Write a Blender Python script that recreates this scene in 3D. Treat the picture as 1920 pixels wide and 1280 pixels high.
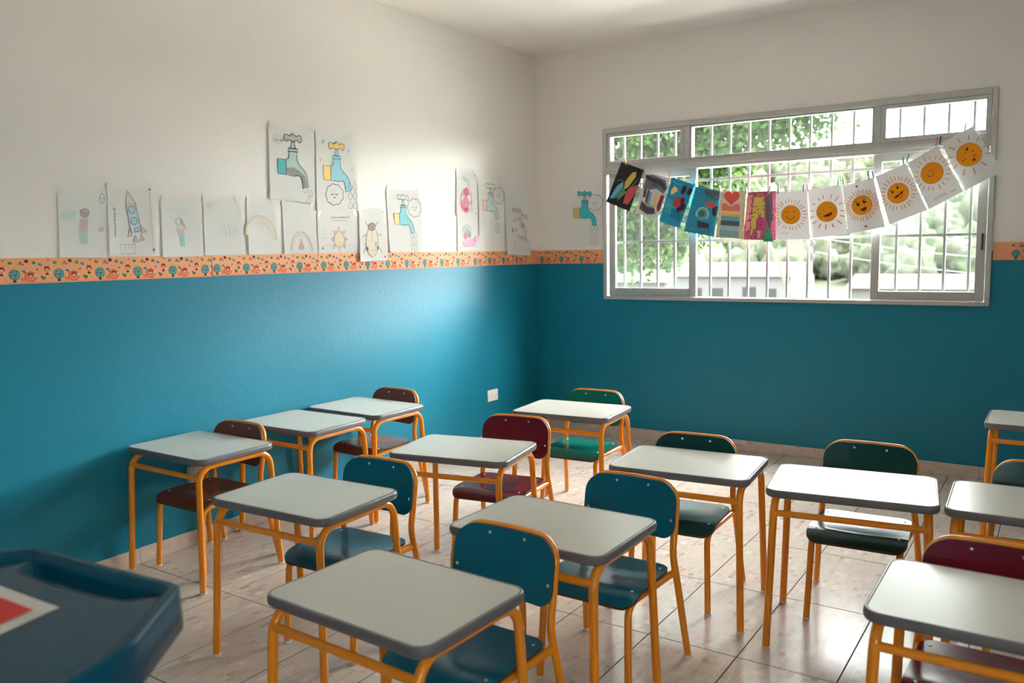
import bpy, bmesh, math, random
from mathutils import Vector, Matrix, noise
from mathutils.geometry import tessellate_polygon

for o in list(bpy.data.objects):
    bpy.data.objects.remove(o)
SC = bpy.context.scene
COL = SC.collection
random.seed(7)
PI = math.pi

# ------------------------------------------------------------------ camera
cam_d = bpy.data.cameras.new('camera')
cam = bpy.data.objects.new('camera', cam_d)
COL.objects.link(cam)
cam_d.sensor_fit = 'HORIZONTAL'
cam_d.sensor_width = 36.0
cam_d.lens = 29.172
cam_d.clip_start = 0.05
cam_d.clip_end = 900
r_ = Vector((0.8297, 0.55795, -0.01711))
d_ = Vector((0.04525, -0.09777, -0.99418))
f_ = Vector((-0.55638, 0.82409, -0.10637))
u_ = -d_
M = Matrix(((r_.x, u_.x, -f_.x, 3.62512), (r_.y, u_.y, -f_.y, -5.76252), (r_.z, u_.z, -f_.z, 1.44193), (0, 0, 0, 1)))
cam.matrix_world = M
cam_d.dof.use_dof = True
cam_d.dof.focus_distance = 3.6
cam_d.dof.aperture_fstop = 3.2
SC.camera = cam

# ------------------------------------------------------------------ light
SKY = 9.0
EXPOSURE = 1.4
world = bpy.data.worlds.new('overcast_sky')
SC.world = world
world.use_nodes = True
bg = world.node_tree.nodes['Background']
bg.inputs[0].default_value = (0.97, 1.0, 0.985, 1)
bg.inputs[1].default_value = SKY
sun_d = bpy.data.lights.new('sun', 'SUN')
sun_d.energy = 31.0
sun_d.angle = math.radians(74)
sun_d.color = (1.0, 0.98, 0.94)
sun = bpy.data.objects.new('sun', sun_d)
sun.rotation_euler = Vector((-0.58, -0.62, -0.70)).to_track_quat('-Z', 'Y').to_euler()
sun.location = (20, 20, 20)
COL.objects.link(sun)
SC.view_settings.view_transform = 'Standard'
SC.view_settings.look = 'None'
SC.view_settings.exposure = EXPOSURE
SC.view_settings.gamma = 1.0
SC.view_settings.use_curve_mapping = False
SC.cycles.use_denoising = True
SC.cycles.max_bounces = 10
SC.cycles.adaptive_threshold = 0.02
SC.cycles.diffuse_bounces = 7
SC.cycles.transparent_max_bounces = 16
SC.cycles.sample_clamp_indirect = 6.0
SC.cycles.caustics_reflective = False
SC.cycles.caustics_refractive = False


def portal(name, loc, rot, sx, sy):
    l = bpy.data.lights.new(name, 'AREA')
    l.shape = 'RECTANGLE'
    l.size, l.size_y = sx, sy
    l.cycles.is_portal = True
    o = bpy.data.objects.new(name, l)
    o.location = loc
    o.rotation_euler = rot
    COL.objects.link(o)


# room numbers (metres, the far left corner of the room is the origin)
RX, RY, CEIL = 6.1, -7.6, 2.994
WX0, WX1, WZ0, WZ1 = 0.6085, 3.2195, 1.0707, 2.364      # window_1 in the far wall
V0, V1, VZ0, VZ1 = -7.3, -6.4, 1.07, 2.36                # added_fill_window in the right wall, unseen, added for fill light
BT, BB = 1.4544, 1.348                                   # printed border
SK = 0.077
portal('window_light_1', ((WX0 + WX1) / 2, 0.17, (WZ0 + WZ1) / 2), (-PI / 2, 0, 0), WX1 - WX0, WZ1 - WZ0)
portal('added_fill_portal', (RX + 0.17, (V0 + V1) / 2, (VZ0 + VZ1) / 2), (0, PI / 2, 0), VZ1 - VZ0, V1 - V0)


# ------------------------------------------------------------------ materials
def lin(c):
    c = c / 255.0
    return c / 12.92 if c <= 0.04045 else ((c + 0.055) / 1.055) ** 2.4


def rgb(r, g, b):
    return (lin(r), lin(g), lin(b), 1)


MATS = {}


def mat(name, col, rough=0.5, metal=0.0, spec=0.5, var=0.06, scale=8.0, bump=0.0, coat=0.0, trans=0.0):
    """principled material with a procedural colour variation and fine relief"""
    if name in MATS:
        return MATS[name]
    m = bpy.data.materials.new(name)
    m.use_nodes = True
    nt = m.node_tree
    p = nt.nodes['Principled BSDF']
    tc = nt.nodes.new('ShaderNodeTexCoord')
    nz = nt.nodes.new('ShaderNodeTexNoise')
    nz.inputs['Scale'].default_value = scale
    nz.inputs['Detail'].default_value = 4
    nt.links.new(tc.outputs['Object'], nz.inputs['Vector'])
    mx = nt.nodes.new('ShaderNodeMix')
    mx.data_type = 'RGBA'
    c = Vector(col[:3])
    mx.inputs[6].default_value = (*(c * (1 - var)), 1)
    mx.inputs[7].default_value = (*[min(1, k) for k in c * (1 + var)], 1)
    nt.links.new(nz.outputs['Fac'], mx.inputs[0])
    nt.links.new(mx.outputs[2], p.inputs['Base Color'])
    p.inputs['Roughness'].default_value = rough
    p.inputs['Metallic'].default_value = metal
    p.inputs['Specular IOR Level'].default_value = spec
    p.inputs['Coat Weight'].default_value = coat
    p.inputs['Coat Roughness'].default_value = 0.12
    if bump:
        b = nt.nodes.new('ShaderNodeBump')
        b.inputs['Strength'].default_value = bump
        b.inputs['Distance'].default_value = 0.01
        n2 = nt.nodes.new('ShaderNodeTexNoise')
        n2.inputs['Scale'].default_value = scale * 6
        n2.inputs['Detail'].default_value = 3
        nt.links.new(tc.outputs['Object'], n2.inputs['Vector'])
        nt.links.new(n2.outputs['Fac'], b.inputs['Height'])
        nt.links.new(b.outputs['Normal'], p.inputs['Normal'])
    if trans:
        tr = nt.nodes.new('ShaderNodeBsdfTranslucent')
        nt.links.new(mx.outputs[2], tr.inputs['Color'])
        ms = nt.nodes.new('ShaderNodeMixShader')
        ms.inputs[0].default_value = trans
        nt.links.new(p.outputs[0], ms.inputs[1])
        nt.links.new(tr.outputs[0], ms.inputs[2])
        nt.links.new(ms.outputs[0], nt.nodes['Material Output'].inputs['Surface'])
    MATS[name] = m
    return m


def ink(r, g, b):
    return mat('ink_%02x%02x%02x' % (r, g, b), rgb(r, g, b), 0.75, spec=0.25, var=0.12, scale=90)


def wall_paint():
    """cream emulsion above, satin teal enamel below the border"""
    m = bpy.data.materials.new('two_tone_wall_paint')
    m.use_nodes = True
    nt = m.node_tree
    p = nt.nodes['Principled BSDF']
    geo = nt.nodes.new('ShaderNodeNewGeometry')
    sep = nt.nodes.new('ShaderNodeSeparateXYZ')
    nt.links.new(geo.outputs['Position'], sep.inputs[0])
    nz = nt.nodes.new('ShaderNodeTexNoise')
    nz.inputs['Scale'].default_value = 2.2
    nz.inputs['Detail'].default_value = 5
    nt.links.new(geo.outputs['Position'], nz.inputs['Vector'])
    lt = nt.nodes.new('ShaderNodeMath')
    lt.operation = 'LESS_THAN'
    lt.inputs[1].default_value = (BT + BB) / 2
    nt.links.new(sep.outputs['Z'], lt.inputs[0])

    def duo(c, v):
        mx = nt.nodes.new('ShaderNodeMix')
        mx.data_type = 'RGBA'
        c = Vector(c)
        mx.inputs[6].default_value = (*(c * (1 - v)), 1)
        mx.inputs[7].default_value = (*(c * (1 + v)), 1)
        nt.links.new(nz.outputs['Fac'], mx.inputs[0])
        return mx
    a = duo((0.77, 0.735, 0.705), 0.03)
    b = duo((0.006, 0.182, 0.278), 0.04)
    mx = nt.nodes.new('ShaderNodeMix')
    mx.data_type = 'RGBA'
    nt.links.new(lt.outputs[0], mx.inputs[0])
    nt.links.new(a.outputs[2], mx.inputs[6])
    nt.links.new(b.outputs[2], mx.inputs[7])
    nt.links.new(mx.outputs[2], p.inputs['Base Color'])
    mr = nt.nodes.new('ShaderNodeMapRange')
    mr.inputs['To Min'].default_value = 0.5
    mr.inputs['To Max'].default_value = 0.42
    nt.links.new(lt.outputs[0], mr.inputs['Value'])
    nt.links.new(mr.outputs[0], p.inputs['Roughness'])
    p.inputs['Specular IOR Level'].default_value = 0.34
    n2 = nt.nodes.new('ShaderNodeTexNoise')
    n2.inputs['Scale'].default_value = 30
    n2.inputs['Detail'].default_value = 3
    nt.links.new(geo.outputs['Position'], n2.inputs['Vector'])
    bp = nt.nodes.new('ShaderNodeBump')
    bp.inputs['Strength'].default_value = 0.10
    bp.inputs['Distance'].default_value = 0.01
    nt.links.new(n2.outputs['Fac'], bp.inputs['Height'])
    nt.links.new(bp.outputs['Normal'], p.inputs['Normal'])
    return m


def tile_mat(name, dark, rough, swap=False):
    """glazed ceramic printed with small mosaic blocks"""
    m = bpy.data.materials.new(name)
    m.use_nodes = True
    nt = m.node_tree
    p = nt.nodes['Principled BSDF']
    tc = nt.nodes.new('ShaderNodeTexCoord')
    oi = nt.nodes.new('ShaderNodeObjectInfo')
    add = nt.nodes.new('ShaderNodeVectorMath')
    add.operation = 'ADD'
    mul = nt.nodes.new('ShaderNodeMath')
    mul.operation = 'MULTIPLY'
    mul.inputs[1].default_value = 17.0
    nt.links.new(oi.outputs['Random'], mul.inputs[0])
    nt.links.new(tc.outputs['Object'], add.inputs[0])
    nt.links.new(mul.outputs[0], add.inputs[1])
    mp = nt.nodes.new('ShaderNodeMapping')
    mp.inputs['Rotation'].default_value = (0, 0, PI / 2) if not swap else (0, 0, 0)
    if swap:
        sx = nt.nodes.new('ShaderNodeSeparateXYZ')
        cx = nt.nodes.new('ShaderNodeCombineXYZ')
        nt.links.new(add.outputs[0], sx.inputs[0])
        nt.links.new(sx.outputs['Y'], cx.inputs['X'])
        nt.links.new(sx.outputs['Z'], cx.inputs['Y'])
        nt.links.new(cx.outputs[0], mp.inputs['Vector'])
    else:
        nt.links.new(add.outputs[0], mp.inputs['Vector'])
    br = nt.nodes.new('ShaderNodeTexBrick')
    br.inputs['Color1'].default_value = (0, 0, 0, 1)
    br.inputs['Color2'].default_value = (1, 1, 1, 1)
    br.inputs['Mortar'].default_value = (0.93, 0.93, 0.93, 1)
    br.inputs['Scale'].default_value = 1.0
    br.inputs['Brick Width'].default_value = 0.052 if not swap else 0.05
    br.inputs['Row Height'].default_value = 0.026 if not swap else 0.026
    br.inputs['Mortar Size'].default_value = 0.0018
    br.inputs['Mortar Smooth'].default_value = 0.3
    br.offset = 0.5
    br.squash = 0.7
    br.squash_frequency = 3
    nt.links.new(mp.outputs[0], br.inputs['Vector'])
    cr = nt.nodes.new('ShaderNodeValToRGB')
    cr.color_ramp.interpolation = 'LINEAR'
    stops = [(0.0, (0.39, 0.325, 0.285)), (0.09, (0.44, 0.385, 0.34)), (0.14, (0.52, 0.355, 0.315)), (0.20, (0.50, 0.445, 0.395)), (0.5, (0.545, 0.50, 0.44)), (0.86, (0.575, 0.53, 0.465)), (1.0, (0.69, 0.65, 0.585))]
    cr.color_ramp.elements[0].position = 0.0
    cr.color_ramp.elements[0].color = (*[k * t for k, t in zip(stops[0][1], dark)], 1)
    cr.color_ramp.elements[1].position = 1.0
    cr.color_ramp.elements[1].color = (*[k * t for k, t in zip(stops[-1][1], dark)], 1)
    for pos, c in stops[1:-1]:
        e = cr.color_ramp.elements.new(pos)
        e.color = (*[k * t for k, t in zip(c, dark)], 1)
    nz = nt.nodes.new('ShaderNodeTexNoise')
    nz.inputs['Scale'].default_value = 9
    nz.inputs['Detail'].default_value = 3
    nt.links.new(add.outputs[0], nz.inputs['Vector'])
    # blocks stand out in patches and melt together between them
    mr = nt.nodes.new('ShaderNodeMapRange')
    mr.inputs['From Min'].default_value = 0.35
    mr.inputs['From Max'].default_value = 0.65
    mr.inputs['To Min'].default_value = 0.5
    mr.inputs['To Max'].default_value = 0.0
    nt.links.new(nz.outputs['Fac'], mr.inputs['Value'])
    mix = nt.nodes.new('ShaderNodeMix')
    mix.inputs[3].default_value = 0.7
    nt.links.new(mr.outputs[0], mix.inputs[0])
    nt.links.new(br.outputs['Color'], mix.inputs[2])
    nt.links.new(mix.outputs[0], cr.inputs['Fac'])
    nt.links.new(cr.outputs[0], p.inputs['Base Color'])
    p.inputs['Roughness'].default_value = rough
    p.inputs['Specular IOR Level'].default_value = 0.36
    n2 = nt.nodes.new('ShaderNodeTexNoise')
    n2.inputs['Scale'].default_value = 14
    nt.links.new(add.outputs[0], n2.inputs['Vector'])
    bp = nt.nodes.new('ShaderNodeBump')
    bp.inputs['Strength'].default_value = 0.05
    bp.inputs['Distance'].default_value = 0.01
    nt.links.new(n2.outputs['Fac'], bp.inputs['Height'])
    nt.links.new(bp.outputs['Normal'], p.inputs['Normal'])
    return m


def glass_mat():
    m = bpy.data.materials.new('haze_veiled_window_glass')
    m.use_nodes = True
    nt = m.node_tree
    nt.nodes.remove(nt.nodes['Principled BSDF'])
    t = nt.nodes.new('ShaderNodeBsdfTransparent')
    t.inputs[0].default_value = (0.95, 0.985, 0.97, 1)
    g = nt.nodes.new('ShaderNodeBsdfGlossy')
    g.inputs['Roughness'].default_value = 0.03
    d = nt.nodes.new('ShaderNodeBsdfTranslucent')  # thin translucent veil put on the panes, stands in for outdoor haze
    d.inputs[0].default_value = (0.86, 0.87, 0.85, 1)
    tc = nt.nodes.new('ShaderNodeTexCoord')
    nz = nt.nodes.new('ShaderNodeTexNoise')
    nz.inputs['Scale'].default_value = 5
    nt.links.new(tc.outputs['Object'], nz.inputs['Vector'])
    mr = nt.nodes.new('ShaderNodeMapRange')
    mr.inputs['To Min'].default_value = 0.002
    mr.inputs['To Max'].default_value = 0.008
    nt.links.new(nz.outputs['Fac'], mr.inputs['Value'])
    m1 = nt.nodes.new('ShaderNodeMixShader')
    nt.links.new(mr.outputs[0], m1.inputs[0])
    nt.links.new(t.outputs[0], m1.inputs[1])
    nt.links.new(d.outputs[0], m1.inputs[2])
    fr = nt.nodes.new('ShaderNodeFresnel')
    fr.inputs['IOR'].default_value = 1.35
    m2 = nt.nodes.new('ShaderNodeMixShader')
    nt.links.new(fr.outputs[0], m2.inputs[0])
    nt.links.new(m1.outputs[0], m2.inputs[1])
    nt.links.new(g.outputs[0], m2.inputs[2])
    nt.links.new(m2.outputs[0], nt.nodes['Material Output'].inputs['Surface'])
    return m


PAINT = wall_paint()
WHITE = mat('ceiling_paint', (0.83, 0.79, 0.75, 1), 0.85, var=0.02, scale=2, bump=0.05)
TILE = tile_mat('mosaic_floor_tile', (1.08, 1.0, 0.98), 0.22)
SKIRT = tile_mat('mosaic_skirting_tile', (1.05, 0.95, 0.93), 0.3, swap=True)
GROUT = mat('grey_grout', (0.045, 0.040, 0.036, 1), 0.9, scale=30)
GLASS = glass_mat()
ALU = mat('brushed_aluminium', (0.48, 0.475, 0.46, 1), 0.42, metal=0.55, var=0.05, scale=20)
BARM = mat('grey_painted_bar', (0.16, 0.155, 0.15, 1), 0.6, spec=0.2, scale=20)
ORANGE = mat('orange_enamel_tube', (0.84, 0.275, 0.004, 1), 0.27, var=0.04, scale=12, coat=0.3)
LAMI = mat('light_grey_laminate', (0.57, 0.57, 0.52, 1), 0.27, spec=0.24, var=0.025, scale=5, bump=0.015)
EDGE = mat('dark_grey_edge_moulding', (0.135, 0.13, 0.14, 1), 0.38, var=0.05, scale=15)
CAPM = mat('white_plastic_foot', (0.70, 0.69, 0.66, 1), 0.5)
STEEL = mat('steel_rivet', (0.72, 0.72, 0.72, 1), 0.3, metal=0.9)
PLYEDGE = mat('dark_plywood_edge', (0.06, 0.03, 0.02, 1), 0.6, scale=40)
CHAIRC = {
    'blue': mat('blue_lacquered_plywood', (0.002, 0.125, 0.205, 1), 0.20, spec=0.36, var=0.08, scale=6, bump=0.02),
    'green': mat('green_lacquered_plywood', (0.003, 0.150, 0.108, 1), 0.20, spec=0.36, var=0.10, scale=6, bump=0.02),
    'deepgreen': mat('dark_green_lacquered_plywood', (0.006, 0.055, 0.052, 1), 0.20, spec=0.36, var=0.12, scale=6, bump=0.02),
    'red': mat('burgundy_lacquered_plywood', (0.145, 0.007, 0.020, 1), 0.20, spec=0.36, var=0.10, scale=6, bump=0.02),
    'brown': mat('brown_lacquered_plywood', (0.175, 0.050, 0.026, 1), 0.26, spec=0.36, var=0.15, scale=6, bump=0.02),
}
PAPER = mat('white_paper', (0.76, 0.765, 0.75, 1), 0.8, spec=0.2, var=0.015, scale=12, bump=0.05, trans=0.12)
PAPERH = mat('white_card_backlit', (0.72, 0.72, 0.74, 1), 0.8, spec=0.2, var=0.015, scale=12, trans=0.012)
TAPE = mat('clear_tape', (0.74, 0.71, 0.63, 1), 0.35, var=0.03)


# ------------------------------------------------------------------ mesh helpers
class MB:
    """collects shapes; build() links them as one mesh object"""

    def __init__(s):
        s.v, s.f, s.m, s.sm = [], [], [], []
        s.mats = []

    def mi(s, m):
        if m not in s.mats:
            s.mats.append(m)
        return s.mats.index(m)

    def face(s, pts, m, smooth=False):
        b = len(s.v)
        s.v += [tuple(p) for p in pts]
        s.f.append(tuple(range(b, b + len(pts))))
        s.m.append(s.mi(m))
        s.sm.append(smooth)

    def grid(s, P, m, wrap_u=False, wrap_v=False, smooth=True):
        """P: rows of points"""
        b = len(s.v)
        n, k = len(P), len(P[0])
        for row in P:
            s.v += [tuple(p) for p in row]
        for i in range(n if wrap_u else n - 1):
            for j in range(k if wrap_v else k - 1):
                i2, j2 = (i + 1) % n, (j + 1) % k
                s.f.append((b + i * k + j, b + i * k + j2, b + i2 * k + j2, b + i2 * k + j))
                s.m.append(s.mi(m))
                s.sm.append(smooth)

    def box(s, x0, x1, y0, y1, z0, z1, m, bev=0.0):
        if bev <= 0:
            c = [(x, y, z) for z in (z0, z1) for y in (y0, y1) for x in (x0, x1)]
            b = len(s.v)
            s.v += c
            for f in ((0, 2, 3, 1), (4, 5, 7, 6), (0, 1, 5, 4), (2, 6, 7, 3), (0, 4, 6, 2), (1, 3, 7, 5)):
                s.f.append(tuple(b + i for i in f))
                s.m.append(s.mi(m))
                s.sm.append(False)
            return
        bm = bmesh.new()
        bmesh.ops.create_cube(bm, size=1.0)
        for v in bm.verts:
            v.co = Vector(((x0 + x1) / 2 + v.co.x * (x1 - x0), (y0 + y1) / 2 + v.co.y * (y1 - y0), (z0 + z1) / 2 + v.co.z * (z1 - z0)))
        bmesh.ops.bevel(bm, geom=list(bm.edges), offset=bev, segments=2, affect='EDGES', profile=0.5)
        s.bm(bm, m)

    def bm(s, bm, m, smooth=False):
        b = len(s.v)
        bm.verts.ensure_lookup_table()
        s.v += [tuple(v.co) for v in bm.verts]
        for f in bm.faces:
            s.f.append(tuple(b + v.index for v in f.verts))
            s.m.append(s.mi(m))
            s.sm.append(smooth)
        bm.free()

    def tube(s, pts, r, m, seg=10, caps=True):
        pts = [Vector(p) for p in pts]
        n = len(pts)
        tan = []
        for i in range(n):
            a = pts[max(0, i - 1)]
            b = pts[min(n - 1, i + 1)]
            tan.append((b - a).normalized())
        ref = Vector((0, 0, 1)) if abs(tan[0].z) < 0.9 else Vector((1, 0, 0))
        nrm = (ref - tan[0] * ref.dot(tan[0])).normalized()
        rows = []
        for i in range(n):
            nrm = (nrm - tan[i] * nrm.dot(tan[i])).normalized()
            bi = tan[i].cross(nrm)
            rr = r[i] if isinstance(r, (list, tuple)) else r
            rows.append([pts[i] + nrm * (rr * math.cos(2 * PI * k / seg)) + bi * (rr * math.sin(2 * PI * k / seg)) for k in range(seg)])
        s.grid(rows, m, wrap_v=True)
        if caps:
            s.face(list(reversed(rows[0])), m)
            s.face(rows[-1], m)

    def prism(s, poly, z0, z1, m, m_side=None):
        """vertical prism over a ccw xy polygon"""
        lo = [(x, y, z0) for x, y in poly]
        hi = [(x, y, z1) for x, y in poly]
        s.face(list(reversed(lo)), m)
        s.face(hi, m)
        n = len(poly)
        for i in range(n):
            s.face([lo[i], lo[(i + 1) % n], hi[(i + 1) % n], hi[i]], m_side or m)

    def build(s, name, parent=None, weld=False):
        me = bpy.data.meshes.new(name)
        me.from_pydata(s.v, [], s.f)
        for m in s.mats:
            me.materials.append(m)
        me.polygons.foreach_set('material_index', s.m)
        me.polygons.foreach_set('use_smooth', s.sm)
        me.update()
        o = bpy.data.objects.new(name, me)
        COL.objects.link(o)
        if parent:
            o.parent = parent
        return o


def tag(o, label=None, cat=None, group=None, kind=None):
    if label:
        o['label'] = label
    if cat:
        o['category'] = cat
    if group:
        o['group'] = group
    if kind:
        o['kind'] = kind
    return o


def empty(name, loc=(0, 0, 0), rz=0.0, size=0.1):
    o = bpy.data.objects.new(name, None)
    o.empty_display_size = size
    o.location = loc
    o.rotation_euler = (0, 0, rz)
    COL.objects.link(o)
    return o


def copy_tree(o, parent=None):
    c = o.copy()
    COL.objects.link(c)
    c.parent = parent
    for ch in list(o.children):
        copy_tree(ch, c)
    return c


def bend(p0, p1, p2, r, n=7):
    """points of a round bend of radius r at p1 on the way p0-p1-p2"""
    p0, p1, p2 = Vector(p0), Vector(p1), Vector(p2)
    a = (p0 - p1).normalized()
    b = (p2 - p1).normalized()
    ang = a.angle(b)
    t = r / math.tan(ang / 2)
    s, e = p1 + a * t, p1 + b * t
    c = p1 + (a + b).normalized() * (r / math.sin(ang / 2))
    out = []
    va, vb = s - c, e - c
    w = va.angle(vb)
    for i in range(n + 1):
        k = i / n
        out.append(c + va * (math.sin((1 - k) * w) / math.sin(w)) + vb * (math.sin(k * w) / math.sin(w)))
    return out


def rrect(w, d, r, n=6):
    """rounded rectangle, ccw, centred"""
    out = []
    for sx, sy, a0 in ((1, 1, 0), (-1, 1, 90), (-1, -1, 180), (1, -1, 270)):
        for k in range(n + 1):
            t = math.radians(a0 + 90 * k / n)
            out.append((sx * (w / 2 - r) + r * math.cos(t), sy * (d / 2 - r) + r * math.sin(t)))
    return out


# ------------------------------------------------------------------ the room shell
S = 'structure'
b = MB()
b.box(-0.2, RX + 0.2, RY - 0.2, 0.2, -0.16, -0.0009, GROUT)
floor = tag(b.build('floor'), kind=S)
TX, TY, X1, YA = 0.34, 0.60128, 0.3166, -2.9962
xs = [0.0, X1]
while xs[-1] + TX < RX:
    xs.append(xs[-1] + TX)
xs.append(RX)
ys = [0.0, YA + 4 * TY]
while ys[-1] - TY > RY:
    ys.append(ys[-1] - TY)
ys.append(RY)
tile_cache = {}


def tile_mesh(w, d):
    k = (round(w, 3), round(d, 3))
    if k not in tile_cache:
        g = 0.0021
        q = MB()
        w2, d2, e = w / 2 - g, d / 2 - g, 0.0006
        lo = [(-w2, -d2, -0.008), (w2, -d2, -0.008), (w2, d2, -0.008), (-w2, d2, -0.008)]
        mi = [(x, y, -e) for x, y, z in lo]
        hi = [(x - math.copysign(e, x), y - math.copysign(e, y), 0.0) for x, y, z in lo]
        for i in range(4):
            j = (i + 1) % 4
            q.face([lo[i], lo[j], mi[j], mi[i]], TILE)
            q.face([mi[i], mi[j], hi[j], hi[i]], TILE)
        q.face(hi, TILE)
        me = bpy.data.meshes.new('floor_tile')
        me.from_pydata(q.v, [], q.f)
        me.materials.append(TILE)
        tile_cache[k] = me
    return tile_cache[k]


cells = []
for i in range(len(xs) - 1):
    for j in range(len(ys) - 1):
        w, d = xs[i + 1] - xs[i], ys[j] - ys[j + 1]
        if w < 0.02 or d < 0.02:
            continue
        cells.append((i, j, w, d))
for i, j, w, d in cells:
    o = bpy.data.objects.new('floor_tile', tile_mesh(w, d))
    o.location = ((xs[i] + xs[i + 1]) / 2, (ys[j] + ys[j + 1]) / 2, 0)
    COL.objects.link(o)
    o.parent = floor

b = MB()
b.box(-0.2, RX + 0.2, RY - 0.2, 0.2, CEIL, CEIL + 0.16, WHITE)
tag(b.build('ceiling'), kind=S)
TH = 0.17
b = MB()
b.box(-TH, 0, RY, 0, -0.1, CEIL, PAINT)
tag(b.build('wall_left'), kind=S)
b = MB()
b.box(-TH, WX0, 0, TH, -0.1, CEIL, PAINT)
b.box(WX1, RX + TH, 0, TH, -0.1, CEIL, PAINT)
b.box(WX0, WX1, 0, TH, -0.1, WZ0, PAINT)
b.box(WX0, WX1, 0, TH, WZ1, CEIL, PAINT)
tag(b.build('wall_back'), kind=S)
b = MB()
b.box(RX, RX + TH, RY, V0, -0.1, CEIL, PAINT)
b.box(RX, RX + TH, V1, 0, -0.1, CEIL, PAINT)
b.box(RX, RX + TH, V0, V1, -0.1, VZ0, PAINT)
b.box(RX, RX + TH, V0, V1, VZ1, CEIL, PAINT)
tag(b.build('wall_right'), kind=S)
b = MB()
b.box(-TH, RX + TH, RY - TH, RY, -0.1, CEIL, PAINT)
tag(b.build('wall_front'), kind=S)

# skirting of cut tiles: a mortar bed, each tile a piece of its own
SKW = 0.60128


def skirting(name, axis, start, end, first):
    q = MB()
    if axis == 'y':
        q.box(0.0, 0.004, end, start, 0, SK - 0.004, GROUT)
    else:
        q.box(start, end, -0.004, 0.0, 0, SK - 0.004, GROUT)
    bed = tag(q.build(name), kind=S)
    pos = [start]
    p = start + first * (1 if end > start else -1)
    while (p < end) if end > start else (p > end):
        pos.append(p)
        p += SKW * (1 if end > start else -1)
    pos.append(end)
    for a, c in zip(pos, pos[1:]):
        q = MB()
        l = abs(c - a)
        h = SK + random.uniform(-0.0015, 0.0015)
        if axis == 'y':
            q.box(0.0, 0.009, -l / 2 + 0.001, l / 2 - 0.001, 0.001, h, SKIRT, 0.0012)
            o = q.build('skirting_tile', bed)
            o.location = (0, (a + c) / 2, 0)
        else:
            q.box(0.0, 0.009, -l / 2 + 0.001, l / 2 - 0.001, 0.001, h, SKIRT, 0.0012)
            o = q.build('skirting_tile', bed)
            o.location = ((a + c) / 2, 0, 0)
            o.rotation_euler = (0, 0, -PI / 2)
    return bed


skirting('baseboard_left', 'y', -0.01, RY, 0.581)
skirting('baseboard_back', 'x', 0.0, RX, 0.80)

# ------------------------------------------------------------------ flat print: drawings
class Draw:
    """flat shapes on a sheet; u to the right, v down, sheet width = 1; layers keep them apart"""

    def __init__(s, place, step=0.0004, base=0.0008):
        s.place, s.step, s.base = place, step, base
        s.mb = MB()

    def fill(s, col, pts, layer=1):
        m = ink(*col)
        h = s.base + s.step * layer
        P = [Vector((p[0], p[1], 0)) for p in pts]
        b0 = len(s.mb.v)
        s.mb.v += [tuple(s.place(p.x, p.y, h)) for p in P]
        mi = s.mb.mi(m)
        for t in tessellate_polygon([P]):
            a, c, d = (P[i] for i in t)
            if (c - a).cross(d - a).z > 0:
                t = t[::-1]
            s.mb.f.append(tuple(b0 + i for i in t))
            s.mb.m.append(mi)
            s.mb.sm.append(False)

    def stroke(s, col, pts, w=0.012, layer=3, closed=False):
        m = ink(*col)
        h = s.base + s.step * layer
        P = [Vector((p[0], p[1], 0)) for p in pts]
        if closed:
            P = P + [P[0]]
        n = len(P)
        L, R = [], []
        for i in range(n):
            t = (P[min(n - 1, i + 1)] - P[max(0, i - 1)])
            if closed and i in (0, n - 1):
                t = P[1] - P[-2]
            if t.length < 1e-9:
                t = Vector((1, 0, 0))
            t.normalize()
            q = Vector((-t.y, t.x, 0)) * (w / 2)
            L.append(s.place(P[i].x + q.x, P[i].y + q.y, h))
            R.append(s.place(P[i].x - q.x, P[i].y - q.y, h))
        for i in range(n - 1):
            s.mb.face([L[i], L[i + 1], R[i + 1], R[i]], m)

    def ell(s, cx, cy, rx, ry=None, n=20, rot=0.0, a0=0, a1=360):
        ry = rx if ry is None else ry
        out = []
        k = n if a1 - a0 >= 360 else n + 1
        for i in range(k):
            t = math.radians(a0 + (a1 - a0) * i / n)
            x, y = rx * math.cos(t), ry * math.sin(t)
            out.append((cx + x * math.cos(rot) - y * math.sin(rot), cy + x * math.sin(rot) + y * math.cos(rot)))
        return out

    def done(s, parent, name='drawing'):
        if not s.mb.f:
            return None
        return s.mb.build(name, parent)


def sheet(name, corners, normal, mt, curl=None, nu=8, nv=10):
    """a sheet of paper through four corners TL TR BR BL; returns object and a placing function"""
    tl, tr, br, bl = (Vector(c) for c in corners)
    n = Vector(normal).normalized()
    w = ((tr - tl).length + (br - bl).length) / 2
    h = ((bl - tl).length + (br - tr).length) / 2
    asp = h / w
    cu = curl or (lambda a, c: 0.0)

    def place(u, v, off=0.0):
        c = v / asp
        p = (tl * (1 - u) + tr * u) * (1 - c) + (bl * (1 - u) + br * u) * c
        return p + n * (off + cu(u, c))
    q = MB()
    rows = [[place(i / nu, asp * j / nv) for i in range(nu + 1)] for j in range(nv + 1)]
    # wind so that the normal looks out of the wall
    a = (rows[0][1] - rows[0][0]).cross(rows[1][0] - rows[0][0])
    if a.dot(n) > 0:
        rows = [r for r in rows]
    else:
        rows = [list(r) for r in rows]
    q.grid(rows, mt)
    o = q.build(name)
    return o, place, asp


# ------------------------------------------------------------------ printed border strip on the walls
PER = 0.1827


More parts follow.
